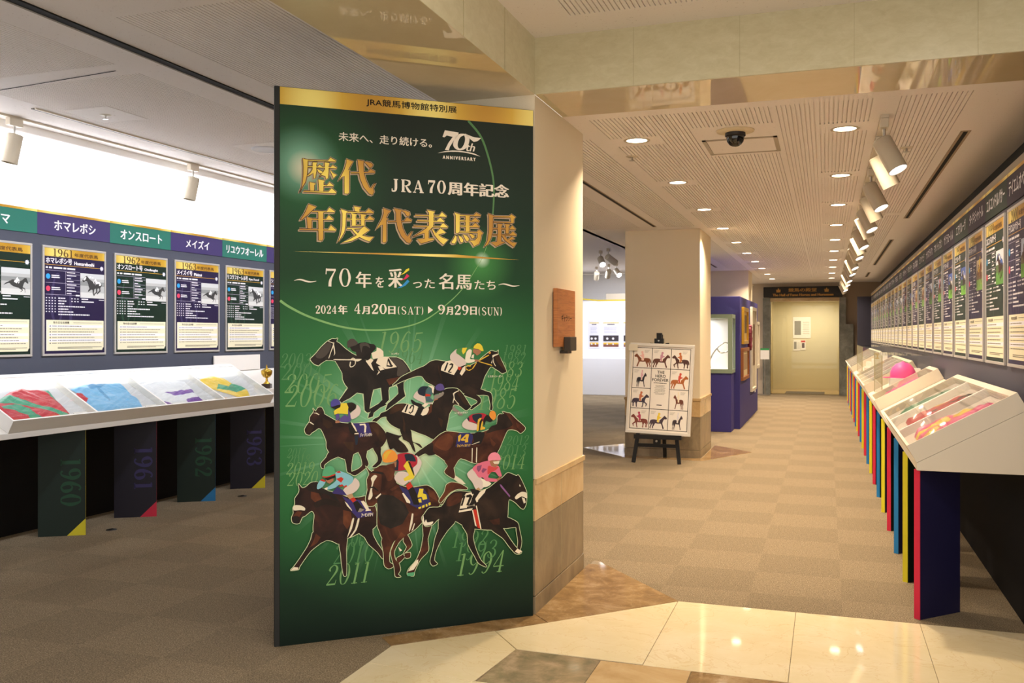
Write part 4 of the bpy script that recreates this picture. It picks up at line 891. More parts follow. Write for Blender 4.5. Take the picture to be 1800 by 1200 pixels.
HN = {'A': ('black horse number 4 galloping left, top row', 'シンザン'), 'B': ('dark horse number 12 galloping right, top row', ''), 'C': ('black horse number 10 in the middle of the group', ''), 'D': ('bay horse number 7 galloping left', ''),
      'E': ('chestnut horse number 14 galloping right', ''), 'F': ('bay horse with white noseband, lower left', ''), 'G': ('chestnut horse with white blaze, bottom centre', ''), 'H': ('dark horse with pink-clad jockey, lower right', '')}
HALO = M('horse_halo', 'd2e0b0', .5)
RIDER = 'pants navy teal cream red violet violet2 yellow crim crim2 orange silkgreen skin sky mint pink pink2 magenta'.split()
for li, (nm, items) in enumerate(ART):
    y0 = -.0018 - li * .0016
    b = MB(); r = MB(); j = 0; seen = False
    for c, s_ in items:
        if c.endswith('*'):
            q = rounded(pp(s_)); b.ribbon(q, .0030, y0, HALO, True)
    for c, s_ in items:
        j += 1; q = pp(s_)
        if c.rstrip('*') not in ('cloth', 'ink', 'gold', 'yellow', 'blue', 'purple'): q = rounded(q)
        k = c.rstrip('*'); rid = k in RIDER and not c.endswith('*') and len(q) > 3
        (r if rid else b).flat(q, y0 - .0003 - j * .00003, P(k))
    h = b.build('horse_print', ban, label=HN[nm][0])
    r.build('jockey_print', h, label={'A': 'jockey in a dark jacket', 'B': 'jockey with a yellow cap', 'C': 'jockey with a violet cap', 'D': 'jockey with a blue cap and yellow silks', 'E': 'jockey with an orange cap and red hooped silks', 'F': 'jockey with a green cap and sky blue silks', 'G': 'jockey with an orange cap and yellow sleeve', 'H': 'jockey with a pink cap and pink silks'}[nm])
def px_txt(mb, s_, x, z, wd, h, y, mat, slant=0., bx=.001):
    text(mb, s_, x, x + wd, z, z + h, y, mat, bx, bx * .5)
b = MB(); yy = -.0165
px_txt(b, 'ディープインパクト', *NT['d'], yy, LW_, 0, .0006); px_txt(b, 'ジェンティルドンナ', *NT['e'], yy, M('p_gold', PAL['gold']), 0, .0006); px_txt(b, 'アーモンドアイ', *NT['f'], yy, LW_, 0, .0008)
px_txt(b, 'シンザン', *NT['a'], yy, LW_, 0, .0004); px_txt(b, 'ミスターシービー', *NT['b'], yy, LW_, 0, .0004); px_txt(b, 'シンボリルドルフ', *NT['c'], yy, LW_, 0, .0004); px_txt(b, 'オグリキャップ', 0, 0, 1, 1, yy, LW_) if 0 else None
b.build('number_cloth_lettering', ban)

# ================================================================ posters and name boards
PWID, PHGT = .647, .865
FRM = M('poster_frame', 'c2beb8', .35, .3); FRB = M('poster_frame_dark', '2b2b30', .5)
PV = M('poster_purple', '241b40', .45, 0, .3); PG = M('poster_green', '12291f', .45, 0, .3); PVL = M('poster_purple_pale', '3a3158', .45); PGL = M('poster_green_pale', '1f4130', .45)  # the paler purple and green print the large year digits
CREAM = M('note_cream', 'eee7c6', .55); NOTEW = M('note_white', 'ecebf0', .55); TXW = M('poster_text', 'e9e6ea', .5); TXD = M('note_text', '8e8672', .6); TXD2 = M('note_text_dark', '4c463c', .6); STAR = M('poster_star', 'e6e6ff', .5)
BLU = M('dot_blue', '2e9fdc', .5); RED = M('dot_red', 'e2405e', .5)
frame_me = {}
def photo_mesh(kind):
    b = MB(); x0, x1, z0, z1 = .372, .628, .468, .668
    if kind in (0, 5):
        b.rect(x0, x1, z0, z1, -.0125, M('ph_grey', 'b9bab8', .5)); b.rect(x0, x1, z0, z0 + .045, -.0127, M('ph_light', 'd6d6d2', .5)); b.rect(x0, x1, z0 + .1, z0 + .135, -.0127, M('ph_mid', '8f9290', .5)); b.rect(x0, x1, z0 + .16, z1, -.0127, M('ph_sky', 'cfd2d2', .5))
        hc, jc = M('ph_dark', '3a3a3a', .5), M('ph_white', 'efefec', .5)
    else:
        sky, turf, tree = [('b9c4d8', '6fae3c', '6d6a48'), ('4a64b0', '74b83e', '3f5a34'), ('c8b79a', '7fae54', '7a684e'), ('dfe3ea', '5f9a44', '59724a')][kind - 1]
        b.rect(x0, x1, z0, z1, -.0125, M('ph_sky%d' % kind, sky, .5)); b.rect(x0, x1, z0, z0 + .07, -.0127, M('ph_turf%d' % kind, turf, .5)); b.rect(x0, x1, z0 + .07, z0 + .115, -.0127, M('ph_tree%d' % kind, tree, .5))
        hc, jc = M('ph_horse%d' % kind, ('4a2a1a', '2c1a14', '6a3c22', '3a2418')[kind - 1], .5), M('ph_silk%d' % kind, ('d0402e', 'e8e4dc', 'e0c040', '4a6ab8')[kind - 1], .5)
    src = dict(ART)['A' if kind % 2 == 0 else 'H' if kind < 5 else 'B']
    pts = [q for c, s_ in src if c.endswith('*') for q in [pp(s_)]]
    ax = [p[0] for q in pts for p in q]; az = [p[1] for q in pts for p in q]
    sc = min(.22 / (max(ax) - min(ax)), .165 / (max(az) - min(az)))
    fx = lambda p: (x0 + .02 + (p[0] - min(ax)) * sc, z0 + .018 + (p[1] - min(az)) * sc)
    for i, q in enumerate(pts): b.flat([fx(p) for p in q], -.0129 - i * .00002, hc)
    for c, s_ in src:
        if c in ('char', 'pink', 'pants', 'cloth', 'pink2') : b.flat([fx(p) for p in pp(s_)], -.0133, jc)
    return b
def poster(name_, year, label, loc, rz, green, ph, group, detail=True):
    t = thing('framed_poster', label, 'poster', loc, rz, group)
    if 'f' not in frame_me:
        b = MB(); w_ = .017
        for q in ((0, 0, PWID, w_), (0, PHGT - w_, PWID, PHGT), (0, w_, w_, PHGT - w_), (PWID - w_, w_, PWID, PHGT - w_)): b.box((q[0], -.016, q[1]), (q[2], 0, q[3]), FRM)
        o = b.build('frame', t); bevel(o, .002, 1); frame_me['f'] = o.data
    else: bevel(link('frame', frame_me['f'], t), .002, 1)
    def shared(key, nm, make, par=t, lab=None):
        if key not in frame_me: o = make().build(nm, par); frame_me[key] = o.data
        else: o = link(nm, frame_me[key], par)
        if lab: o['label'] = lab
        return o
    def sheet():
        b = MB(); b.rect(.015, PWID - .015, .015, PHGT - .015, -.0115, PG if green else PV)
        serif(b, str(year)[2:], .06, .33, .24, .66, -.0118, PGL if green else PVL, 0, 1.1)
        return b
    frame_me.pop(('sheet', green), None) if detail else None
    shared(('sheet', green), 'printed_sheet', sheet, lab='dark green printed sheet' if green else 'dark purple printed sheet')
    def band():
        b = MB(); b.rect(.017, PWID - .017, PHGT - .082, PHGT - .017, -.012, 'gold_foil'); return b
    shared('band', 'gold_band', band)
    def note():
        b = MB(); b.rect(.034, .622, .04, .283, -.012, CREAM); b.flat([(.605, .04), (.622, .04), (.622, .062), (.614, .06)], -.0124, FRB)
        b.rect(.036, .040, .05, .275, -.0122, NOTEW)
        for k in (0, 3, 5): b.rect(.058, .61, .224 - k * .0225, .245 - k * .0225, -.0122, NOTEW)
        rr = random.Random(3)
        for k in range(7): 
            z = .232 - k * .0225; b.disc((.072, z + .002), .0055, -.0126, TXD2, 8); b.rect(.09, .135, z, z + .005, -.0126, TXD); x = .145
            e = rr.uniform(.3, .6)
            while x < e: d = rr.uniform(.008, .03); b.rect(x, x + d, z, z + .0055, -.0126, TXD); x += d + .004
        b.rect(.145, .6, .064, .069, -.0126, TXD); b.rect(.145, .5, .055, .060, -.0126, TXD); b.rect(.3, .6, .262, .265, -.0126, TXD)
        text(b, '年の主な出来事', .10, .26, .254, .272, -.0126, TXD2, .0006, .0004)
        return b
    shared('note', 'note_sheet', note, lab='cream note sheet with ruled lines')
    def body():
        b = MB(); rr = random.Random(5)
        b.rect(.03, .34, .69, .702, -.0122, TXW) if 0 else None
        for x, e in ((.03, .05), (.06, .09), (.105, .19), (.2, .23), (.24, .32)): b.rect(x, e, .688, .701, -.0122, TXW)
        for z in (.672, .575, .482): b.rect(.028, .365, z, z + .003, -.0122, M('rule_grey', 'b0a8bc', .5))
        for z in (.65, .605, .555, .512): b.rect(.225, .365, z, z + .002, -.0122, M('rule_grey'))
        b.rect(.222, .225, .482, .67, -.0122, M('rule_grey'))
        b.disc((.052, .625), .021, -.0124, BLU, 18); b.disc((.052, .53), .021, -.0124, RED, 18)
        for z in (.63, .615, .535, .52): b.rect(.085, .085 + rr.uniform(.05, .09), z, z + .008, -.0122, TXW)
        for z in (.66, .637, .613, .59, .563, .54, .515, .493): b.rect(.235, .235 + rr.uniform(.04, .1), z, z + .007, -.0122, TXW)
        b.rect(.325, .366, .478, .49, -.0124, TXW)
        for k in range(7):
            z = .452 - k * .0215
            if k < 6:
                for q in range(4): b.rect(.03 + q * .028, .042 + q * .028, z, z + .008, -.0122, TXW)
            x = .15; e = (.22, .23, .21, .42, .25, .3, .47)[k]
            while x < e: d = rr.uniform(.012, .035); b.rect(x, min(x + d, e), z, z + .009, -.0122, TXW); x += d + .004
            if k < 2:
                for q in range(3): b.rect(.28 + q * .03, .295 + q * .03, z, z + .008, -.0122, TXW)
                b.rect(.385, .385 + (.07, .13)[k], z, z + .009, -.0122, TXW)
        b.rect(.57, .626, .452, .457, -.0122, TXW)
        return b
    shared('body', 'body_lettering', body, lab='white lettering, ruled pedigree table and coloured dots')
    shared(('photo', ph), 'photograph', lambda: photo_mesh(ph), lab='photograph of a racehorse and jockey')
    b = MB(); b.rect(.017, .6, .716, .7195, -.0122, LG); b.disc((.6, .718), .016, -.0124, STAR, 16)
    for a in range(4):
        dx, dz = cos(a * pi / 4), sin(a * pi / 4); b.ribbon([(.6 - dx * .024, .718 - dz * .024), (.6, .718), (.6 + dx * .024, .718 + dz * .024)], [.0003, .003, .0003], -.0126, STAR)
    n_ = len(name_) + 1; x1 = min(.03 + n_ * .043, .36)
    text(b, name_ + '号', .03, x1, .728, .774, -.0124, TXW, .0024, .0012)
    if name_ in ROM: text(b, ROM[name_], x1 + .022, min(x1 + .022 + .019 * len(ROM[name_]), .575), .729, .757, -.0124, TXW, .0022, .0008)
    b.build('title_lettering', t)
    b = MB(); serif(b, str(year), .095, .30, PHGT - .080, PHGT - .020, -.0128, M('year_brown', '5c3c12', .5), 0, 1.5); text(b, '年度代表馬', .31, .56, PHGT - .07, PHGT - .04, -.0128, M('year_brown'), .0012, .0006); b.build('year_lettering', t)
    return t
HV = M('name_purple', '42386a', .45, 0, .3); HG = M('name_teal', '2c7464', .45, 0, .3)
HV2 = M('name_dark_purple', '352c3c', .55, 0, .2); HG2 = M('name_dark_green', '2e3a32', .55, 0, .2)
def name_board(name_, label, loc, rz, mat, group, wd=.744, h=.187, bx=.003):
    t = thing('name_board', label, 'name board', loc, rz, group)
    b = MB(); b.box((.0005, -.008, 0), (wd - .0005, 0, h - .018), mat); b.build('board', t)
    b = MB(); b.box((.0005, -.009, h - .018), (wd - .0005, 0, h), 'gold_foil'); b.build('gold_trim', t)
    n_ = len(name_); cw = min(.085, .62 / n_); x0 = wd / 2 - n_ * cw / 2
    b = MB(); text(b, name_, x0, x0 + n_ * cw, .046, .126, -.0095, LW_ if 0 else M('name_white', 'f4f1f4', .5), bx, bx * .5); b.build('lettering', t)
    return t
ROM = {'コダマ': 'Kodama', 'ホマレボシ': 'Homareboshi', 'オンスロート': 'Onslaught', 'メイズイ': 'Meizui', 'リユウフオーレル': 'Ryu Forel', 'シンザン': 'Shinzan'}
LN = [('コダマ', 1960), ('ホマレボシ', 1961), ('オンスロート', 1962), ('メイズイ', 1963), ('リユウフオーレル', 1963), ('シンザン', 1964)]
LLAB = ['framed poster cut by the left edge of the photo, dark green', 'framed purple poster headed 1961 on the left wall', 'framed green poster headed 1962 on the left wall', 'framed purple poster headed 1963, right of the 1962 poster', 'framed green poster headed 1963 on the left wall', 'framed purple poster half hidden by the left edge of the big banner']
NLAB = ['teal name board cut by the left edge of the photo', 'purple name board with five white characters, above the 1961 poster', 'teal name board above the poster headed 1962', 'purple name board with four white characters, above the 1963 poster', 'teal name board with eight white characters, left of the banner', 'purple name board mostly hidden behind the big banner']
for k, (n_, yr) in enumerate(LN):
    p = LW(-5.882, 4.69 + .744 * k, 1.333)
    poster(n_, yr, LLAB[k], p, LROT, k in (0, 2, 4), (5, 0, 5, 5, 0, 0)[k], 'framed posters on the left wall')
    name_board(n_, NLAB[k], LW(-5.882, 4.643 + .744 * k, 2.28), LROT, HG if k % 2 == 0 else HV, 'name boards along the left wall')
RN = 'テイエムオペラオー エルコンドルパサー タイキシャトル エアグルーヴ サクラローレル マヤノトップガン ナリタブライアン ビワハヤヒデ ミホノブルボン トウカイテイオー オグリキャップ イナリワン タマモクロス サクラスターオー ダイナガリバー シンボリルドルフ シンボリルドルフ ミスターシービー ヒカリデユール ホウヨウボーイ ホウヨウボーイ グリーングラス カネミノブ'.split()
for k, n_ in enumerate(RN):
    y = 5.70 + .744 * k
    poster(n_, 2000 - k, ('framed dark purple poster' if k % 2 == 0 else 'framed dark green poster') + ' on the right wall, %s from the near end' % ORD[k], (.962, y, 1.325), RROT, k % 2 == 1, 1 + (k * 3 + k // 4) % 4, 'framed posters on the right wall', k < 3)
    name_board(n_, 'dark name board with white characters along the right wall, %s from the near end' % ORD[k], (.962, y + .047, 2.215), RROT, HV2 if k % 2 == 0 else HG2, 'name boards along the right wall', h=.178, bx=.002)
# ================================================================ display benches
SA = math.atan(.562); CA, SNA = cos(SA), sin(SA)
NOSE_R = (.446, .83); NOSE_L = (-5.33, .83)
BWHITE = M('bench_white', 'ddd2bf', .45, 0, .3); BWHITE_L = M('bench_white_left', 'dcd8d0', .5, 0, .3)  # cream for the right bench, cooler white for the left
def case_matrix(side, u0, u1):
    if side == 'R':
        m = Matrix(((0, CA, -SNA, NOSE_R[0]), (-1, 0, 0, u1), (0, SNA, CA, NOSE_R[1]), (0, 0, 0, 1)))
        return m
    m = Matrix(((0, -CA, SNA, NOSE_L[0]), (1, 0, 0, u0), (0, SNA, CA, NOSE_L[1]), (0, 0, 0, 1)))
    return LT @ m
LEGC = {'yellow': M('leg_yellow', 'd8cc28', .5), 'red': M('leg_red', 'cc2444', .5), 'blue': M('leg_blue', '1f78b4', .5)}
LNAVY = M('leg_navy', '1e1c44', .55); LGREEN = M('leg_green', '10241c', .55); LPURP = M('leg_purple', '1a1626', .55)
NUMG = M('leg_number_green', '1d4a32', .55); NUMP = M('leg_number_purple', '362f60', .55)
# left bench
LB0 = Vector((-5.6, 6.0, 0)); TL = Matrix.Translation(-LB0)
ben = thing('display_bench', 'long white display bench along the left wall on dark legs marked with years', 'display bench', LW(-5.6, 6.0), DEL)
def wedge(mb, xs, xw, y0, y1, mat, T):
    zw = .83 + abs(xw - xs) * .562
    mb.prism([(xs, .79), (xw, .79), (xw, zw), (xs, .83)], 1, y0, y1, mat, T=T)
b = MB(); wedge(b, -5.33, -5.879, 2.6, 9.5, BWHITE_L, TL); bevel(b.build('bench_top', ben), .003)
seq = ['red', 'yellow', 'red', 'blue', 'yellow', 'red']
yrs = ['1959', '1960', '1961', '1962', '1963', '1963']
for k in range(1, 6):
    y = 5.352 + .7515 * (k - 1); p0 = Vector((-5.36, y)); dr = Vector((-.277, -.177)).normalized(); th = Vector((dr.y, -dr.x)) * .007
    if th.y < 0: th = -th
    p1 = p0 + dr * .328; b = MB(); mt = LGREEN if k % 2 else LPURP
    b.prism([tuple(p0), tuple(p1), tuple(p1 + th), tuple(p0 + th)], 2, 0, .79, mt, T=TL)
    lg = b.build('leg', ben, label=('dark green' if k % 2 else 'dark purple') + ' leg panel marked ' + yrs[k])
    # number and coloured corner are drawn on the face: local face coords from the outer (left) edge
    nrm = -th.normalized(); e = lambda x, z, o: (p1.x - dr.x * x + nrm.x * o - LB0.x, p1.y - dr.y * x + nrm.y * o - LB0.y, z)
    n = MB(); serif(n, yrs[k], 0, .365, 0, .142, 0, NUMG if k % 2 else NUMP, 0, 1.7)
    n.v = [e(.155 + v[2], .585 - v[0], .0012) for v in n.v]; n.build('year_lettering', lg)
    c = MB(); c.add([e(.2, .0005, .0015), e(.3283, .0005, .0015), e(.3283, .125, .0015)], [(0, 1, 2)], LEGC[seq[k]])
    q = p0 - dr * .0006; c.add([(q.x - LB0.x, q.y - LB0.y, 0.0005), (q.x + th.x - LB0.x, q.y + th.y - LB0.y, 0.0005), (q.x + th.x - LB0.x, q.y + th.y - LB0.y, .79), (q.x - LB0.x, q.y - LB0.y, .79)], [(0, 1, 2, 3)], LEGC[seq[k]])
    c.build('coloured_edge', lg, label=seq[k] + ' corner and front edge')
# right bench
RB0 = Vector((.7, 13.0, 0)); TR = Matrix.Translation(-RB0)
ben = thing('display_bench', 'long cream display bench along the right wall on legs with red, yellow and blue edges', 'display bench', tuple(RB0))
b = MB(); wedge(b, .446, .959, 5.22, 22.45, BWHITE, TR); bevel(b.build('bench_top', ben), .003)
cyc = ['red', 'yellow', 'blue']
for k in range(23):
    p0 = Vector((.466, 5.258 + .768 * k)); dr = Vector((.7, .714)).normalized(); th = Vector((-dr.y, dr.x)) * .036; p1 = p0 + dr * .31
    b = MB(); b.prism([tuple(p0), tuple(p1), tuple(p1 + th), tuple(p0 + th)], 2, 0, .79, LNAVY if k % 2 == 0 else LGREEN, T=TR)
    lg = b.build('leg', ben, label=('navy' if k % 2 == 0 else 'dark green') + ' leg panel with a %s front edge' % cyc[k % 3])
    c = MB(); q0 = p0 - dr * .004; q1 = p0 + th - dr * .004; c.prism([tuple(q0), tuple(p0 + dr * .001), tuple(p0 + th + dr * .001), tuple(q1)], 2, .0, .79, LEGC[cyc[k % 3]], T=TR); c.build('coloured_edge', lg, label=cyc[k % 3] + ' front edge')
# ---- slanted glazed cases
CASEW = M('case_white', 'f3efe8', .5); CARD = M('card_white', 'f7f5f0', .6); CARDT = M('card_text', '9a948a', .6)
CL, CH, CT, BT, TRAY = .592, .100, .014, .04, .05
def case(side, u0, n, pitch, label, mat, open_ends=False):
    L = n * pitch; t = thing('display_case', label, 'display case', group='slanted glazed display cases'); t.matrix_world = case_matrix(side, u0, u0 + L)
    b = MB(); b.box((CT, CT, .0015), (L - CT, CL - BT, TRAY), M('case_lining', 'd2d2d4', .6) if side == 'L' else M('case_lining_warm', 'd3c8c0', .6)); b.box((0, 0, .0015), (L, CT, CH), mat); b.box((0, CL - BT, .0015), (L, CL, CH), mat); b.box((0, CT, .0015), (CT, CL - BT, CH), mat); b.box((L - CT, CT, .0015), (L, CL - BT, CH), mat)
    b.build('case_body', t)
    for k in range(1, n):
        b = MB(); b.box((k * pitch - .008, CT, TRAY), (k * pitch + .008, CL - BT, CH - .0005), CASEW); b.build('divider', t)
    for k in range(n):
        b = MB(); b.box((k * pitch + .009, CT * .7, CH - .004), ((k + 1) * pitch - .009, CL - BT + .004, CH - .001), 'case_glass'); b.build('glass_pane', t)
        # caption card
    return t
def card(parent_m, x, y, label, group, wd=.13, dp=.05):
    t = thing('caption_card', label, 'caption card', group=group); t.matrix_world = parent_m @ Matrix.Translation((x, y, .0505))
    b = MB(); b.prism([(0, 0), (dp, 0), (dp, .03), (0, .012)], 0, 0, wd, CARD); b.build('card', t)
    b = MB(); n = Vector((0, -.018, dp)).normalized()
    for i in range(3): y0 = dp * (.25 + i * .22); z0 = .012 + .018 * y0 / dp + .0006; b.add([(.015, y0, z0), (wd * (.85 - .15 * i), y0, z0), (wd * (.85 - .15 * i), y0 + .005, z0 + .0018), (.015, y0 + .005, z0 + .0018)], [(0, 1, 2, 3)], CARDT)
    b.build('lettering', t)
def inside(p, q):
    c = False; n = len(q); j = n - 1
    for i in range(n):
        if (q[i][1] > p[1]) != (q[j][1] > p[1]) and p[0] < (q[j][0] - q[i][0]) * (p[1] - q[i][1]) / (q[j][1] - q[i][1]) + q[i][0]: c = not c
        j = i
    return c
def edist(p, q):
    m = 9.
    for i in range(len(q)):
        a, c = Vector(q[i - 1]), Vector(q[i]); d = c - a; t = max(0, min(1, (Vector(p) - a).dot(d) / max(d.length_squared, 1e-9))); m = min(m, (Vector(p) - a - d * t).length)
    return m
CLOTHC = dict(red='c8343e', green='3fa07c', blue='7fbce6', dblue='5c9ccc', white='eef0f4', violet='7a4fa8', yellow='f2cf4a', orange='f0a43c', pink='e85a94', gold='e2c03a', crimson='b42a3c', sage='4f8a70', black='26242a', cream='eee4cf')
def cloth_mat(k):
    n_ = 'silk_' + k
    return MATS.get(n_) or M(n_, CLOTHC[k], .38, 0, .5)
def silks(label, cat, parent_m, regions, cell=.0055, seed=0, base=.0505, amp=.028, name='racing_silks', parts=True, group=None):
    # folded silk garment lying in a case: cells of a fine grid, raised and creased, cut along the traced outline
    t = thing(name, label, cat, group=group); t.matrix_world = parent_m
    out = regions[0][1]; x0 = min(p[0] for p in out); x1 = max(p[0] for p in out); y0 = min(p[1] for p in out); y1 = max(p[1] for p in out)
    nx = int((x1 - x0) / cell) + 2; ny = int((y1 - y0) / cell) + 2; H = {}
    def hgt(i, j):
        if (i, j) in H: return H[i, j]
        p = (x0 + (i - .5) * cell, y0 + (j - .5) * cell); e = edist(p, out) if inside(p, out) else 0
        v = Vector((p[0] * 9 + seed * 7, p[1] * 9, seed)); 
        f = noise.noise(v) * .6 + noise.noise(v * 2.6 + Vector((3, 1, 0))) * .3 + abs(noise.noise(Vector((p[0] * 14 + p[1] * 10, p[1] * 3 - p[0] * 2, seed)))) * .8
        H[i, j] = (p[0], p[1], base + .003 + min(e / .03, 1) * (amp * .55 + amp * f * .6)); return H[i, j]
    grp = {}
    for i in range(nx):
        for j in range(ny):
            c = (x0 + i * cell, y0 + j * cell)
            if not inside(c, out): continue
            k = regions[0][0]
            for kk, q in regions[1:]:
                if inside(c, q): k = kk
            grp.setdefault(k, []).append((i, j))
    main = None
    for k, cells in grp.items():
        b = MB(); idx = {}; mt = cloth_mat(k); mi = b.mi(mt)
        def vid(a):
            if a not in idx: idx[a] = len(b.v); b.v.append(hgt(*a))
            return idx[a]
        for i, j in cells:
            b.f.append([vid((i, j)), vid((i + 1, j)), vid((i + 1, j + 1)), vid((i, j + 1))]); b.m.append(mi); b.smooth.append(True)
        b.build('garment' if k == regions[0][0] else 'panel', t, label=k.replace('dblue', 'darker blue') + ' silk')
    return t
def case_fill(m, L, e):  # added fill lamp that brightens the inside of a case
    o = area('case_fill_light', (0, 0, 0), L, e, NEUT, size_y=.012); o.matrix_world = m @ Matrix.Translation((L / 2, CL - BT - .006, CH - .006)) @ Matrix.Rotation(radians(-35), 4, 'X')
lcm = case_matrix('L', 4.65, 7.65)
lc = case('L', 4.65, 4, .75, 'white slanted display case on the left bench holding four folded racing silks', M('case_frame_white', 'f0eeea', .5))
LBND = dict(red=(.03, .735), blue=(.77, 1.485), white=(1.52, 2.235), yellow=(2.27, 2.97), orange=(2.27, 2.97))
LSH = lambda k, dx=0: [(c, [(min(max(LBND[k][0], x - 4.65), LBND[k][1]), max(.062, min(.09 + (z - .10) * .85, .538))) for x, z in pp(s_)]) for c, s_ in SHIRTS[k]]
silks('red racing silks with green diagonal bands in the left display case', 'racing silks', lcm, LSH('red'), seed=1, group='racing silks in the left case')
silks('sky blue racing silks with a red sleeve in the left display case', 'racing silks', lcm, LSH('blue'), seed=2, group='racing silks in the left case')
silks('white racing silks with violet bands in the left display case', 'racing silks', lcm, LSH('white'), seed=3, group='racing silks in the left case')
silks('yellow racing silks with a green belt at the right end of the left case', 'racing silks', lcm, LSH('yellow'), seed=4, group='racing silks in the left case')
silks('small orange cloth piece below the yellow silks', 'cloth', lcm, LSH('orange'), seed=5, name='folded_cloth')
for x, nm in ((.57, 'red'), (1.30, 'blue'), (2.05, 'white'), (2.76, 'yellow')): card(lcm, x, .018, 'small white caption card beside the %s silks' % nm, 'caption cards in the left case', .12 if nm != 'yellow' else .16, .036)
case_fill(lcm, 2.98, 1.5)
# right-hand cases
def shirt_at(k, cx, cy, sx=1., sy=1., cols=None, flip=False):
    src = [(c, pp(s_)) for c, s_ in SHIRTS[k]]; ax = [p[0] for p in src[0][1]]; ay = [p[1] for p in src[0][1]]; mx = (min(ax) + max(ax)) / 2; my = (min(ay) + max(ay)) / 2
    return [((cols or {}).get(c, c), [(cx + (-(x - mx) if flip else x - mx) * sx, cy + (y - my) * sy) for x, y in q]) for c, q in src]
rm = case_matrix('R', 5.22, 5.22 + 3 * .75); case('R', 5.22, 3, .75, 'cream slanted display case at the near end of the right bench, three compartments', BWHITE)
silks('pink racing silks with yellow stripes in the nearest right case', 'racing silks', rm, shirt_at('red', 1.86, .29, .8, .9, {'red': 'pink', 'green': 'gold'}), cell=.008, seed=11, amp=.034)
silks('crimson racing silks in the middle compartment of the nearest right case', 'racing silks', rm, shirt_at('blue', 1.14, .30, .8, .9, {'blue': 'crimson', 'dblue': 'black', 'red': 'gold'}), cell=.008, seed=12, amp=.024)
silks('sage green racing silks in the far compartment of the nearest right case', 'racing silks', rm, shirt_at('white', .40, .30, .85, .9, {'white': 'sage', 'violet': 'cream'}), cell=.008, seed=13, amp=.014)
for i, nm in enumerate(('nearest to the right bench end', 'in front of the crimson silks', 'in front of the sage green silks')): card(rm, 2.25 - .75 * i - .15, .025, 'white caption card in the right case, ' + nm, 'caption cards in the right case', .13, .09)
rm2 = case_matrix('R', 8.72, 9.42); case('R', 8.72, 1, .70, 'small cream slanted display case with a single compartment, second on the right bench', BWHITE)
silks('pink cloth in the small single case on the right bench', 'cloth', rm2, shirt_at('blue', .35, .3, .8, .8, {'blue': 'pink', 'dblue': 'pink', 'red': 'cream'}), cell=.01, seed=14, name='folded_cloth')
rm3 = case_matrix('R', 11.2, 14.2); case('R', 11.2, 4, .75, 'long cream slanted display case with four compartments, third on the right bench', BWHITE)
for i, (k, cc) in enumerate((('red', {'red': 'black', 'green': 'crimson'}), ('blue', {'blue': 'crimson'}), ('white', {'violet': 'gold'}), ('yellow', {'yellow': 'sage'}))):
    silks('folded racing silks in the long right case, %s compartment from the near end' % ORD[i], 'racing silks', rm3, shirt_at(k, 2.62 - .75 * i, .3, .8, .8, cc), cell=.012, seed=20 + i, group='racing silks in the long right case')
rm4 = case_matrix('R', 17.4, 21.9); case('R', 17.4, 6, .75, 'cream slanted display case at the far end of the right bench', BWHITE)
def slope_pt(u, d, n): return (NOSE_R[0] + d * CA - n * SNA, u, NOSE_R[1] + d * SNA + n * CA)
# gilt frame lying on the bench
t = thing('gilt_frame', 'thin gilt picture frame lying on the right bench between the first two cases', 'picture frame'); t.matrix_world = case_matrix('R', 7.62, 8.02)
GILT = M('gilt', 'c79a34', .3, .7); b = MB()
for q in ((0, .06, .4, .085), (0, .505, .4, .53), (0, .085, .025, .505), (.375, .085, .4, .505)): b.box((q[0], q[1], .001), (q[2], q[3], .032), GILT)
bevel(b.build('moulding', t), .005); b = MB(); b.box((.02, .08, .001), (.38, .51, .012), M('frame_paper', 'e8dcc0', .6)); b.build('picture', t)
def acrylic(label, u0, u1, x0, x1, z1):
    t = thing('acrylic_cover', label, 'display cover', ((x0 + x1) / 2, (u0 + u1) / 2, 0)); T = Matrix.Translation((-(x0 + x1) / 2, -(u0 + u1) / 2, 0)); h = .004
    zf = .83 + (x0 - .446) * .562 + .001; zb = .83 + (x1 - .446) * .562 + .001
    b = MB(); b.box((x0, u0, zf + .006), (x0 + h, u1, z1), 'case_glass', T=T); b.build('front_sheet', t); b = MB(); b.box((x0, u0, z1), (x1, u1, z1 + h), 'case_glass', T=T); b.build('top_sheet', t)
    for u in (u0, u1 - h):
        b = MB(); b.prism([(x0 + .009, zf + .007), (x1, zb + .002), (x1, z1), (x0 + h, z1)], 1, u, u + h, 'case_glass', T=T); b.build('side_sheet', t)
    b = MB()
    for u in (u0, u1 - .008): b.box((x0 - .001, u, zf + .006), (x0 + .007, u + .008, z1), M('acrylic_edge', 'a89e78', .2, 0, .5), T=T)
    b.build('edge', t); return t
def plinth(label, u, d, wd, dp, h):
    x, y, z = slope_pt(u, d, 0); t = thing('white_plinth', label, 'plinth', (x, y, z), 0, 'white plinths on the right bench')
    dz = dp / 2 * .562; b = MB(); b.prism([(-dp / 2, -dz + .002), (dp / 2, dz + .002), (dp / 2, h), (-dp / 2, h)], 1, -wd / 2, wd / 2, CASEW); b.build('block', t); return z + h
acrylic('clear acrylic cover over the pink jockey cap on the right bench', 9.46, 10.95, .50, .945, 1.30)
z = plinth('white plinth under the pink jockey cap', 9.75, .30, .30, .24, .10)
x, y, _ = slope_pt(9.75, .30, 0)
t = thing('jockey_cap', 'bright pink silk jockey cap under the acrylic cover on the right bench', 'cap', (x, y, z)); PK = M('cap_pink', 'ff4f9e', .45, 0, .4)
b = MB(); b.lathe([(.115, 0), (.118, .02), (.115, .06), (.098, .10), (.066, .135), (.03, .15), (.0001, .153)], PK, 32); b.build('crown', t)
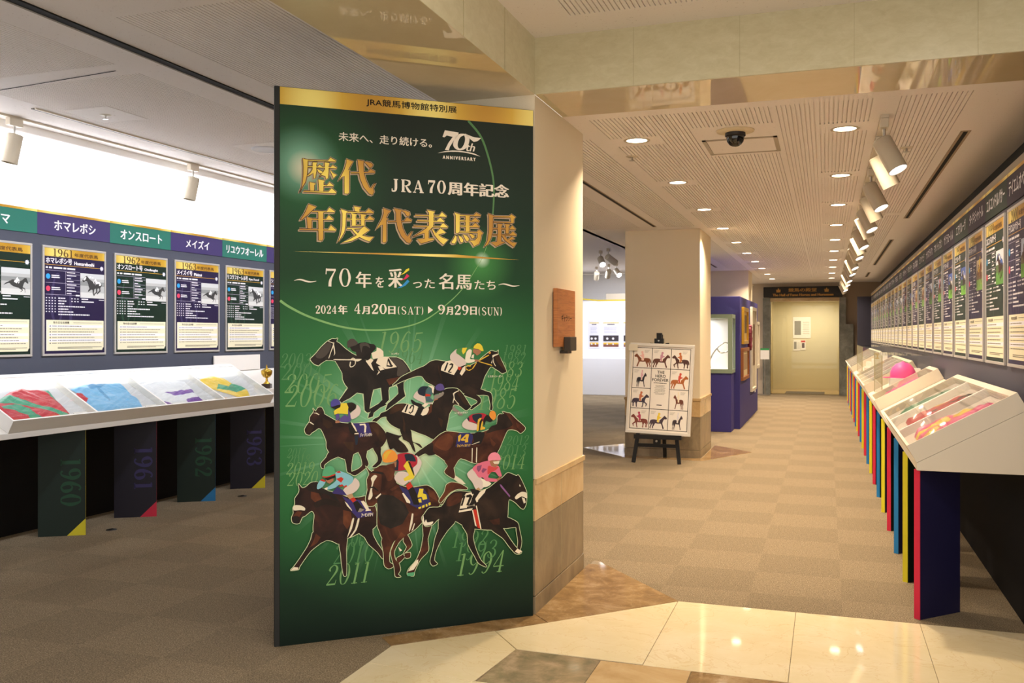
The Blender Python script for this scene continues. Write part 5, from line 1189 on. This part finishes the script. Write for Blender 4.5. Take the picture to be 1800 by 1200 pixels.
b = MB(); b.lathe([(.02, .150), (.012, .160), (.0001, .162)], PK, 16); b.build('button', t)
b = MB(); pk = []; n_ = 14
for i in range(n_ + 1):
    a = pi / 2 + pi * (i / n_); pk.append((.116 * cos(a), .116 * sin(a), .006)); 
vs = pk + [(p[0] * 1.0 - .07 * sin(pi * i / n_), p[1] * 1.03, .0) for i, p in enumerate(pk)] + [(p[0] - .07 * sin(pi * i / n_), p[1] * 1.03, .006) for i, p in enumerate(pk)]
m_ = n_ + 1; b.add(vs, [(i, i + 1, 2 * m_ + i + 1, 2 * m_ + i) for i in range(n_)] + [(m_ + i, m_ + i + 1, i + 1, i) for i in range(n_)] + [(m_ + i, 2 * m_ + i, 2 * m_ + i + 1, m_ + i + 1) for i in range(n_)], PK, True); b.build('peak', t)
z = plinth('tall white plinth behind the acrylic cover near the pink cap', 9.05 + 1.3, .47, .14, .12, .09)
acrylic('clear acrylic cover over white blocks near the far end of the right bench', 14.6, 17.0, .50, .945, 1.32)
for i, (u, d, h) in enumerate(((14.9, .2, .08), (15.4, .35, .12), (15.9, .45, .16), (16.4, .3, .07))): zz = plinth('white block under the far acrylic cover, %s from the near end' % ORD[i], u, d, .25, .16, h)
x, y, _ = slope_pt(15.4, .35, 0); t = thing('gold_ornament', 'small gold ornament on a white block under the far acrylic cover', 'ornament', (x, y, .83 + .35 * SNA + .12))
b = MB(); b.lathe([(.03, 0), (.035, .01), (.012, .02), (.01, .05), (.03, .07), (.034, .09), (.02, .10), (.0001, .10)], GILT, 18); b.build('figure', t)
# trophy on the left bench
def tro(label, x, y, s=1.):
    z = .83 + (abs(x + 5.33)) * .562
    t = thing('trophy_plinth', 'white stepped plinth under the gold trophy on the left bench', 'plinth', LW(x, y, z), DEL)
    b = MB(); b.prism([(-.09, .0526), (.09, -.0486), (.09, .06), (-.09, .06)], 1, -.11, .11, CASEW); b.build('block', t)
    t = thing('trophy_cup', label, 'trophy', LW(x, y, z + .06), DEL + .35)
    b = MB(); b.box((-.042, -.042, 0), (.042, .042, .045), M('trophy_base', '3a2c22', .3)); bevel(b.build('base', t), .003)
    b = MB(); b.lathe([(.0001, .045), (.036, .045), (.036, .05), (.02, .062), (.011, .075), (.014, .085), (.010, .095), (.012, .105), (.035, .115), (.052, .14), (.057, .17), (.055, .18), (.050, .18), (.052, .165), (.045, .135), (.02, .118), (.0001, .116)], M('trophy_gold', 'd8b24a', .18, .9), 28); b.build('cup', t)
    b = MB(); b.lathe([(.05, .18), (.035, .192), (.012, .2), (.006, .212), (.008, .222), (.0001, .24)], M('trophy_gold'), 20); b.build('lid', t)
    for s_ in (-1, 1):
        b = MB(); pts = [Vector((0, s_ * .052, .165)), Vector((0, s_ * .08, .178)), Vector((0, s_ * .085, .15)), Vector((0, s_ * .06, .128)), Vector((0, s_ * .04, .122))]
        for a, c in zip(pts, pts[1:]): b.cyl(a, c, .004, mat=M('trophy_gold'), n=8)
        b.build('handle', t)
tro('gold trophy cup with two handles, beside the left edge of the banner', -5.46, 7.775)
t = thing('white_backboard', 'white upright backboard behind the gold trophy on the left bench', 'display board', LW(-5.862, 7.47, 1.136), DEL)
b = MB(); b.box((-.006, 0, 0), (.006, .75, .155), CASEW); b.build('board', t)

# ================================================================ sign on the near pillar
t = thing('gallery_sign', 'copper brown wooden sign with black brush lettering on the near pillar', 'sign', (-1.48, 5.02, 1.43), pi / 2)
b = MB(); b.box((0, -.03, 0), (.395, -.006, .335), 'sign_wood'); bevel(b.build('board', t), .002); b = MB(); b.box((.02, -.008, .02), (.375, .0, .315), M('sign_back', '1c1410', .7)); b.build('backing', t)
b = MB(); text(b, 'ギャラリー', .085, .31, .148, .186, -.0308, M('sign_ink', '2a1a12', .6), .001, .0006); b.build('lettering', t)
t = thing('sign_sensor', 'small dark box on the pillar overlapping the bottom edge of the wooden sign', 'wall box', (-1.48, 5.155, 1.405), pi / 2)
b = MB(); b.box((0, -.072, 0), (.135, -.0312, .082), M('box_dark', '3c342c', .5)); bevel(b.build('housing', t), .004); b = MB(); b.box((.02, -.05, -.015), (.1, 0, .0), M('box_dark')); b.build('bracket', t)

# ================================================================ poster board on the easel
EBX, EBY = -1.873, 10.58
BLKW = M('easel_black', '141414', .5)
t = thing('easel', 'black wooden easel carrying the white poster board before the middle pillar', 'easel', (EBX, 10.68, 0))
def leg(a, c, wd=.042, dp=.028, name='leg'):
    b = MB(); a = Vector(a); c = Vector(c); d = (c - a).normalized(); y = Vector((0, 1, 0)); x = d.cross(y).normalized() * wd / 2; y = x.cross(d).normalized() * dp / 2
    b.add([tuple(p + sx * x + sy * y) for p in (a, c) for sx, sy in ((-1, -1), (1, -1), (1, 1), (-1, 1))], [(0, 1, 2, 3), (7, 6, 5, 4), (0, 4, 5, 1), (1, 5, 6, 2), (2, 6, 7, 3), (3, 7, 4, 0)], BLKW); b.build(name, t)
leg((-.275, -.02, 0), (-.08, .12, 1.40)); leg((.262, -.02, 0), (.10, .12, 1.40)); leg((.01, .50, 0), (.01, .15, 1.42))
b = MB(); b.box((-.25, -.125, .292), (.30, -.01, .326), BLKW); b.box((-.25, -.125, .326), (.30, -.107, .342), BLKW); b.build('shelf', t)
b = MB(); b.box((-.235, -.01, .185), (.235, .012, .225), BLKW); b.build('crossbar', t)
b = MB(); b.box((-.035, .03, .18), (.035, .06, .34), BLKW); b.box((-.02, .10, .4), (.05, .125, 1.5), BLKW); b.build('mast', t)
b = MB(); b.box((-.04, .045, 1.395), (.065, .11, 1.455), BLKW); b.box((-.015, .05, 1.45), (.045, .1, 1.52), BLKW); b.cyl((.012, .03, 1.43), (.012, .05, 1.43), .01, mat=STEEL, n=10); b.build('clamp', t)
b = MB(); b.box((-.04, -.03, .22), (.04, -.005, .30), BLKW); b.cyl((0, -.05, .262), (0, -.03, .262), .012, mat=STEEL, n=10); b.build('knob', t)
bd = thing('poster_board', 'white framed poster board with a grid of small horses, standing on the black easel', 'poster board', (EBX + .02, 10.60, .343)); bd.rotation_euler = (-radians(5.5), radians(2.2), 0)
EW, EH = .755, 1.055; FW = M('board_frame', 'd9d3c8', .35, .2); PAPER = M('board_paper', 'e9e2d8', .6); GRIDC = M('grid_dark', '2e2e26', .6)
b = MB()
for q in ((-EW / 2, 0, EW / 2, .035), (-EW / 2, EH - .035, EW / 2, EH), (-EW / 2, .035, -EW / 2 + .03, EH - .035), (EW / 2 - .03, .035, EW / 2, EH - .035)): b.box((q[0], -.02, q[1]), (q[2], .01, q[3]), FW)
bevel(b.build('frame', bd), .004)
b = MB(); b.box((-EW / 2 + .025, -.008, .03), (EW / 2 - .025, .008, EH - .03), PAPER); b.build('printed_sheet', bd)
gx0, gx1, gz0, gz1 = -.332, .332, .055, 1.0; cw = (gx1 - gx0) / 3; ch = (gz1 - gz0) / 4
b = MB(); h = .0035
for i in range(4): 
    x = gx0 + i * cw; b.rect(x - h, x + h, gz0, gz1, -.0085, GRIDC)
for j in range(5):
    z = gz0 + j * ch
    if j == 2: b.rect(gx0, gx0 + cw, z - h, z + h, -.0085, GRIDC); b.rect(gx1 - cw, gx1, z - h, z + h, -.0085, GRIDC)
    else: b.rect(gx0 - h, gx1 + h, z - h, z + h, -.0085, GRIDC)
b.build('grid_lines', bd)
WALK = '96,82 99,74 94,68 86,70 80,64 76,50 74,40 78,24 84,4 80,0 76,2 72,20 66,36 44,36 34,38 28,24 22,10 24,2 18,0 16,10 20,24 18,36 14,24 8,8 10,0 4,0 2,8 8,26 10,44 6,30 2,24 0,36 4,54 12,62 30,64 46,60 60,62 70,74 80,88 84,94 88,90'
WALK2 = '96,82 99,74 94,68 86,70 80,64 76,50 76,40 90,26 84,8 80,6 82,24 70,34 68,20 64,0 58,0 62,18 62,36 44,36 34,38 30,22 32,2 26,0 24,22 20,36 12,24 14,10 10,2 6,6 6,26 10,44 6,30 2,24 0,36 4,54 12,62 30,64 46,60 60,62 70,74 80,88 84,94 88,90'
cells = [(0, 3, 'WL', '7a4426', 'e8b8b0'), (1, 3, 'WR', '5a3428', 'c08a9a'), (2, 3, 'W2L', '4a2c24', 'b86a3a'), (0, 2, 'SR', '262228', 'd8a8b0'), (2, 2, 'WR', 'a8602e', 'c84a3a'), (0, 1, 'W2R', '3a3040', 'c0704a'), (2, 1, 'SL', '6a3a28', 'e8dcc0'), (0, 0, 'W2L', '7a3c30', 'b03a5a'), (1, 0, 'WR', '463642', 'e6c83a'), (2, 0, 'SR', '3c3036', 'd8d4d8')]
for i, (cx, cz, pose, hc, rc) in enumerate(cells):
    x0 = gx0 + cx * cw; z0 = gz0 + cz * ch; nar = pose[0] == 'S'; src = WALK2 if '2' in pose else WALK; fl = pose[-1] == 'L'
    q = pp(src, .01); wd = .12 if nar else .205; hh = .18 if nar else .165; xo = x0 + (cw - wd) / 2; zo = z0 + .012
    f = lambda p: (xo + ((1 - p[0]) if fl else p[0]) * wd, zo + p[1] * hh)
    b = MB(); qq = [f(p) for p in q]; b.flat(qq[::-1] if fl else qq, -.0088, M('eh%d' % i, hc, .6)); b.flat([f(p) for p in ((.42, .46), (.56, .46), (.58, .64), (.44, .64))][::(-1 if fl else 1)], -.0091, M('p_cloth'))
    r = [(.42, .48), (.47, .30), (.54, .30), (.52, .50), (.60, .60), (.68, .62), (.67, .67), (.58, .70), (.56, .80), (.59, .84), (.61, .92), (.56, .98), (.49, .97), (.47, .88), (.49, .82), (.43, .76)]
    qq = [f((p[0], p[1] + .14)) for p in r]; b.flat(qq[::-1] if fl else qq, -.0094, M('er%d' % i, rc, .6))
    for k in range(3): b.rect(x0 + (.13 if fl else .02), x0 + (.19 if fl else .08) - k * .01, z0 + ch - .03 - k * .012, z0 + ch - .026 - k * .012, -.0088, M('tiny_text', 'a8a298', .6))
    b.build('horse_picture', bd)
b = MB(); INK = M('hero_ink', '2c2c26', .6); cx = 0.
for s_, wd, z in (('THE', .085, .705), ('HERO', .12, .660), ('FOREVER', .19, .615)): text(b, s_, -wd / 2, wd / 2, z, z + .034, -.0088, INK, .0012, .0008)
rr = random.Random(4)
for k in range(9):
    wd = rr.uniform(.09, .15) if k else .15; z = .592 - k * .0145 - (.012 if k else 0); x = -wd / 2
    while x < wd / 2: d = rr.uniform(.006, .02); b.rect(x, min(x + d, wd / 2), z, z + (.008 if k == 0 else .006), -.0088, INK if k == 0 else M('fine_text', '8a857a', .6)); x += d + .003
b.rect(-.03, .03, .335, .345, -.0088, INK); b.build('centre_lettering', bd)
b = MB(); b.box((-.39, -.026, .96), (-.285, -.0215, 1.035), M('note_tag', 'd8cfb8', .6)); b.build('paper_tag', bd, label='small cream paper tag')

# ================================================================ blue partition with display case and framed pictures
NAVY = M('partition_blue', '3a3578', .6, 0, .3)
t = thing('blue_partition', 'deep blue free-standing partition beside the far pillar, hung with framed pictures', 'partition', (-2.0, 16.97, 0))
b = MB(); b.box((-.7, -2.03, 0), (.70, 1.9, 2.11), NAVY); bevel(b.build('panel', t), .004)
t = thing('glass_showcase', 'blue plinth showcase with a grey-green metal frame and white lit interior beside the middle pillar', 'showcase', (-2.0, 14.68, 0))
GRN = M('case_metal', '8a9a86', .4, .3)
b = MB(); b.box((-.55, -.25, 0), (.615, .25, .905), NAVY); bevel(b.build('plinth', t), .003)
b = MB()
for q in (((-.55, -.27, .905), (.63, .25, .965)), ((-.55, -.27, 1.755), (.63, .25, 1.815)), ((.565, -.27, .965), (.63, -.22, 1.755)), ((.60, .21, .965), (.63, .25, 1.755)), ((-.55, -.27, .965), (-.49, -.22, 1.755))): b.box(*q, GRN)
b.build('metal_frame', t); b = MB(); b.box((-.49, -.262, .965), (.565, -.256, 1.755), 'case_glass'); b.build('front_glass', t); b = MB(); b.box((.612, -.22, .965), (.618, .21, 1.755), 'case_glass'); b.build('side_glass', t)
b = MB(); b.box((-.49, .2, .965), (.6, .245, 1.755), CASEW); b.box((-.49, -.22, .965), (.6, .2, .972), CASEW); b.build('lining', t, label='white lining')
area('showcase_bulb', (0, -.05, 1.745), .5, 7, NEUT, (0, 0, 0), .2, parent=t)
h = thing('silver_ornament', 'curved silver ornament inside the glass showcase', 'ornament', (-1.74, 14.62, .9735)); b = MB(); pts = smooth_curve([(0, .1), (.05, .22), (.14, .34), (.24, .40), (.31, .36), (.28, .27), (.18, .24), (.12, .3)], 6)
for a, c in zip(pts, pts[1:]): b.cyl((a[0], 0, a[1]), (c[0], 0, c[1]), .012, mat=M('silver', 'd8d8d4', .2, .9), n=8)
b.build('figure', h); b = MB(); b.cyl((0, 0, 0), (0, 0, .1), .03, .012, M('silver'), 14); b.build('foot', h)
def framed(label, y0, y1, z0, z1, fm, pm, x=-1.30, w_=.06, d=.045, extra=None):
    t = thing('framed_picture', label, 'framed picture', (x, y0, z0), pi / 2, 'framed pictures on the blue partition'); L = y1 - y0; h = z1 - z0; b = MB()
    for q in ((0, 0, L, w_), (0, h - w_, L, h), (0, w_, w_, h - w_), (L - w_, w_, L, h - w_)): b.box((q[0], -d, q[1]), (q[2], 0, q[3]), fm)
    bevel(b.build('frame', t), .006); b = MB(); b.box((w_ * .8, -.015, w_ * .8), (L - w_ * .8, -.002, h - w_ * .8), pm)
    if extra: b.rect(w_ * 1.6, L - w_ * 1.6, h * .3, h * .8, -.0158, extra)
    b.build('picture', t)
framed('gold framed picture at the upper near corner of the blue partition', 15.2, 16.12, 1.345, 1.945, GILT, M('pic_gold', 'c8a868', .5), extra=M('pic_dark', '6a5038', .5))
framed('brown wooden framed picture below the gold one on the blue partition', 15.05, 16.25, .76, 1.285, M('frame_wood', '8a5228', .45), M('pic_cream', 'd8c49a', .5), extra=M('pic_mid', 'a08462', .5))
framed('tall pale framed picture on the far half of the blue partition', 16.95, 18.0, .47, 2.0, M('frame_pale', 'cfc6b4', .4), M('pic_pale', 'bfb6a2', .5), extra=M('pic_dark'))
framed('pale framed document at the far end of the blue partition', 18.15, 18.8, .85, 1.75, M('frame_pale'), M('pic_white', 'e8e2d8', .5))
for i, (y, z) in enumerate(((16.5, .80), (18.05, .60 - .2), (16.55, 1.05))):
    t = thing('caption_plate', 'small white caption plate on the blue partition, ' + ('right of the brown frame', 'below the tall pale frame', 'just above another plate')[i], 'caption plate', (-1.30, y, z), pi / 2, 'caption plates'); b = MB(); b.box((0, -.006, 0), (.18, 0, .1), CARD); b.build('plate', t)
t = thing('wreath', 'dark red ribbon wreath on the blue partition between the frames', 'wreath', (-1.30, 16.55, 1.45), pi / 2); b = MB()
for i in range(18):
    a = 2 * pi * i / 18; c = 2 * pi * (i + 1) / 18; b.cyl((.13 * cos(a), -.03, .2 * sin(a)), (.13 * cos(c), -.03, .2 * sin(c)), .028 + .006 * (i % 2), mat=M('ribbon', '7a2a3c', .6), n=8)
b.build('ring', t)
# notice stand
t = thing('notice_stand', 'white notice with a green header on a thin stand before the stone portal', 'notice', (-1.45, 23.55, 0))
b = MB(); b.cyl((0, 0, 0), (0, 0, .012), .14, mat=STEEL, n=24); b.build('base', t); b = MB(); b.cyl((0, .02, .01), (0, .02, .95), .011, mat=STEEL, n=10); b.build('post', t)
b = MB(); b.box((-.105, -.006, .89), (.105, .006, 1.16), CARD); b.rect(-.105, .105, 1.115, 1.16, -.0065, M('header_green', '2f9a54', .5)); b.build('board', t)
# ================================================================ far portal
t = thing('hall_sign', 'black sign board with gold lettering above the far glass doors', 'sign', (-1.5, 23.9, 2.43))
b = MB(); b.box((0, -.06, 0), (1.87, 0, .262), M('sign_black', '14110f', .4)); b.build('board', t); GT = M('sign_gold', 'b8863c', .4, .2)
b = MB(); text(b, '競馬の殿堂', .60, 1.27, .135, .225, -.061, GT, .003, .001); serif_t = 'The Hall of Fame Horses and Horsemen'; text(b, serif_t, .22, 1.66, .03, .09, -.061, GT, .005, .001); b.build('lettering', t)
for x in (.36, 1.5):
    b = MB(); b.flat([(x - .045, .125), (x + .045, .125), (x + .055, .2), (x + .03, .18), (x, .235), (x - .03, .18), (x - .055, .2)], -.061, GT); b.build('emblem', t)
b = MB(); b.box((-1.34, 24.06, .02), (.30, 24.072, 2.33), 'door_glass')
for x in (-1.34, .29): b.box((x, 24.05, 0), (x + .012, 24.08, 2.33), M('door_edge', '8a7c5c', .4, .4))
b.box((-1.34, 24.05, 0), (.30, 24.08, .02), M('door_edge')); struct(b, 'door_1')
for k, (x0, x1, z0, z1, lab) in enumerate(((-.87, -.41, 1.405, 1.98, 'large pale notice sheet on the wall behind the far glass doors'), (-.86, -.68, 1.06, 1.36, 'small pale notice sheet below the large one behind the far doors'), (-.67, -.54, 1.08, 1.35, 'small notice with a red header behind the far doors'))):
    t = thing('notice_sheet', lab, 'notice', (x0, 26.3, z0)); b = MB(); w_, h = x1 - x0, z1 - z0; b.box((0, -.012, 0), (w_, 0, h), M('sheet', 'f0eee6', .6)); b.build('sheet', t); b = MB()
    if k == 2: b.rect(.01, w_ - .01, h - .06, h - .01, -.013, M('p_red')); b.rect(.03, w_ - .03, .06, h - .08, -.013, M('sheet_dark', '5a4038', .6))
    else:
        b.rect(w_ * .08, w_ * .45, h * .15, h * .82, -.013, M('sheet_grey', '8a887c', .6))
        for i in range(7): b.rect(w_ * .55, w_ * .92, h * (.2 + .09 * i), h * (.23 + .09 * i), -.013, M('sheet_line', 'bcb8aa', .6))
    b.build('print', t)
for k, (x, y) in enumerate(((-.82, 25.3), (-.02, 25.6))):
    t = thing('downlight', 'round lit downlight in the hall behind the far glass doors, ' + ('left one', 'right one')[k], 'downlight', (x, y, 2.45), 0, 'hall downlights'); ring_me.build('trim_ring', t); disc_me.build('diffuser', t)
# ================================================================ white display room
t = thing('white_display_wall', 'white display wall with gold top trim and posters, seen between the pillars', 'display wall', (-5.1, 22.8, 0))
b = MB(); b.box((-1.4, 0, 0), (1.0, .08, 2.36), WHITE); b.build('panel', t); b = MB(); b.box((-1.2, -.55, 0), (1.0, -.002, .915), M('plinth_white', 'eceef4', .5)); bevel(b.build('plinth', t), .01)
b = MB(); pts = [(-1.0 + i * .12, 2.43 - .06 * min(1, i / 5) + .0) for i in range(17)]; b.ribbon(pts, .018, -.004, M('trim_gold', 'd8c23c', .4)); b.build('gold_trim', t)
b = MB(); text(b, 'Thoroughbred', -.1, .62, 2.13, 2.20, -.004, M('pale_gold', 'e2dcae', .6)); text(b, 'Foundation', .1, .62, 2.0, 2.07, -.004, M('pale_gold')) if 0 else None; b.build('lettering', t)
for k, (x0, x1) in enumerate(((-5.76, -5.45), (-5.405, -4.93), (-4.88, -4.42))):
    t = thing('display_poster', 'pale poster on the white display wall, ' + ('left one cut by the near pillar', 'middle one', 'right one cut by the middle pillar')[k], 'poster', (x0, 22.8, 1.15), 0, 'posters on the white display wall'); w_ = x1 - x0
    b = MB(); b.box((0, -.012, 0), (w_, 0, .71), M('pale_lilac', 'dcdce8', .6)); b.build('sheet', t); b = MB(); b.rect(.03, w_ - .03, .64, .66, -.013, M('trim_gold'))
    b.rect(.04, w_ - .04, .18, .33, -.013, M('ph_night', '3a3438', .5)); b.rect(.04, w_ - .04, .04, .15, -.013, M('ph_rust', '7a4a3a', .5)); b.rect(.04, w_ - .04, .105, .15, -.0132, M('ph_amber', 'd8b040', .5))
    for x in (.3, .62): b.disc((w_ * x, .25), .03, -.0134, M('ph_pale', 'e4e0e4', .5), 10); b.disc((w_ * x, .11), .022, -.0136, M('ph_pale'), 8)
    for i in range(5): b.rect(.06, w_ - .08 - .01 * (i % 3), .40 + i * .035, .41 + i * .035, -.013, M('lilac_text', 'b0b0c0', .6))
    b.rect(w_ * .3, w_ * .7, .6, .62, -.013, M('ph_night')); b.build('print', t)
t = thing('beige_box', 'beige box resting on top of the white display wall', 'box', (-4.8, 22.95, 2.36)); b = MB(); b.box((-.5, -.14, 0), (.6, .1, .18), M('beige_box', 'd2c6b2', .6)); bevel(b.build('box', t), .005)
for i, (x, y, z, ax) in enumerate(((-4.10, 17.2, 0, .5), (-3.86, 16.8, 0, .9), (-5.15, 21.2, 0, -.4), (-4.72, 20.6, 0, -.5), (-4.5, 20.4, 0, .7))):
    track_light((x, y, ZH + .018), (x + ax, y - 1.0 if i in (0, 4) else y + 1.2, 2.1), 'white spotlight on the gallery ceiling seen between the pillars, ' + ('first of the upper pair', 'second of the upper pair', 'leftmost of the lower ones', 'middle of the lower ones', 'rightmost of the lower ones')[i], 'spotlights beyond the near pillar', 1.1, i in (0, 4), None)
for x, y in ((-5.2, 20.6), (-4.6, 21.6)): area('display_room_light', (x, y, 3.05), .5, 36, NEUT)
area('display_room_light', (-4.3, 15.5, 3.05), .4, 25, NEUT)
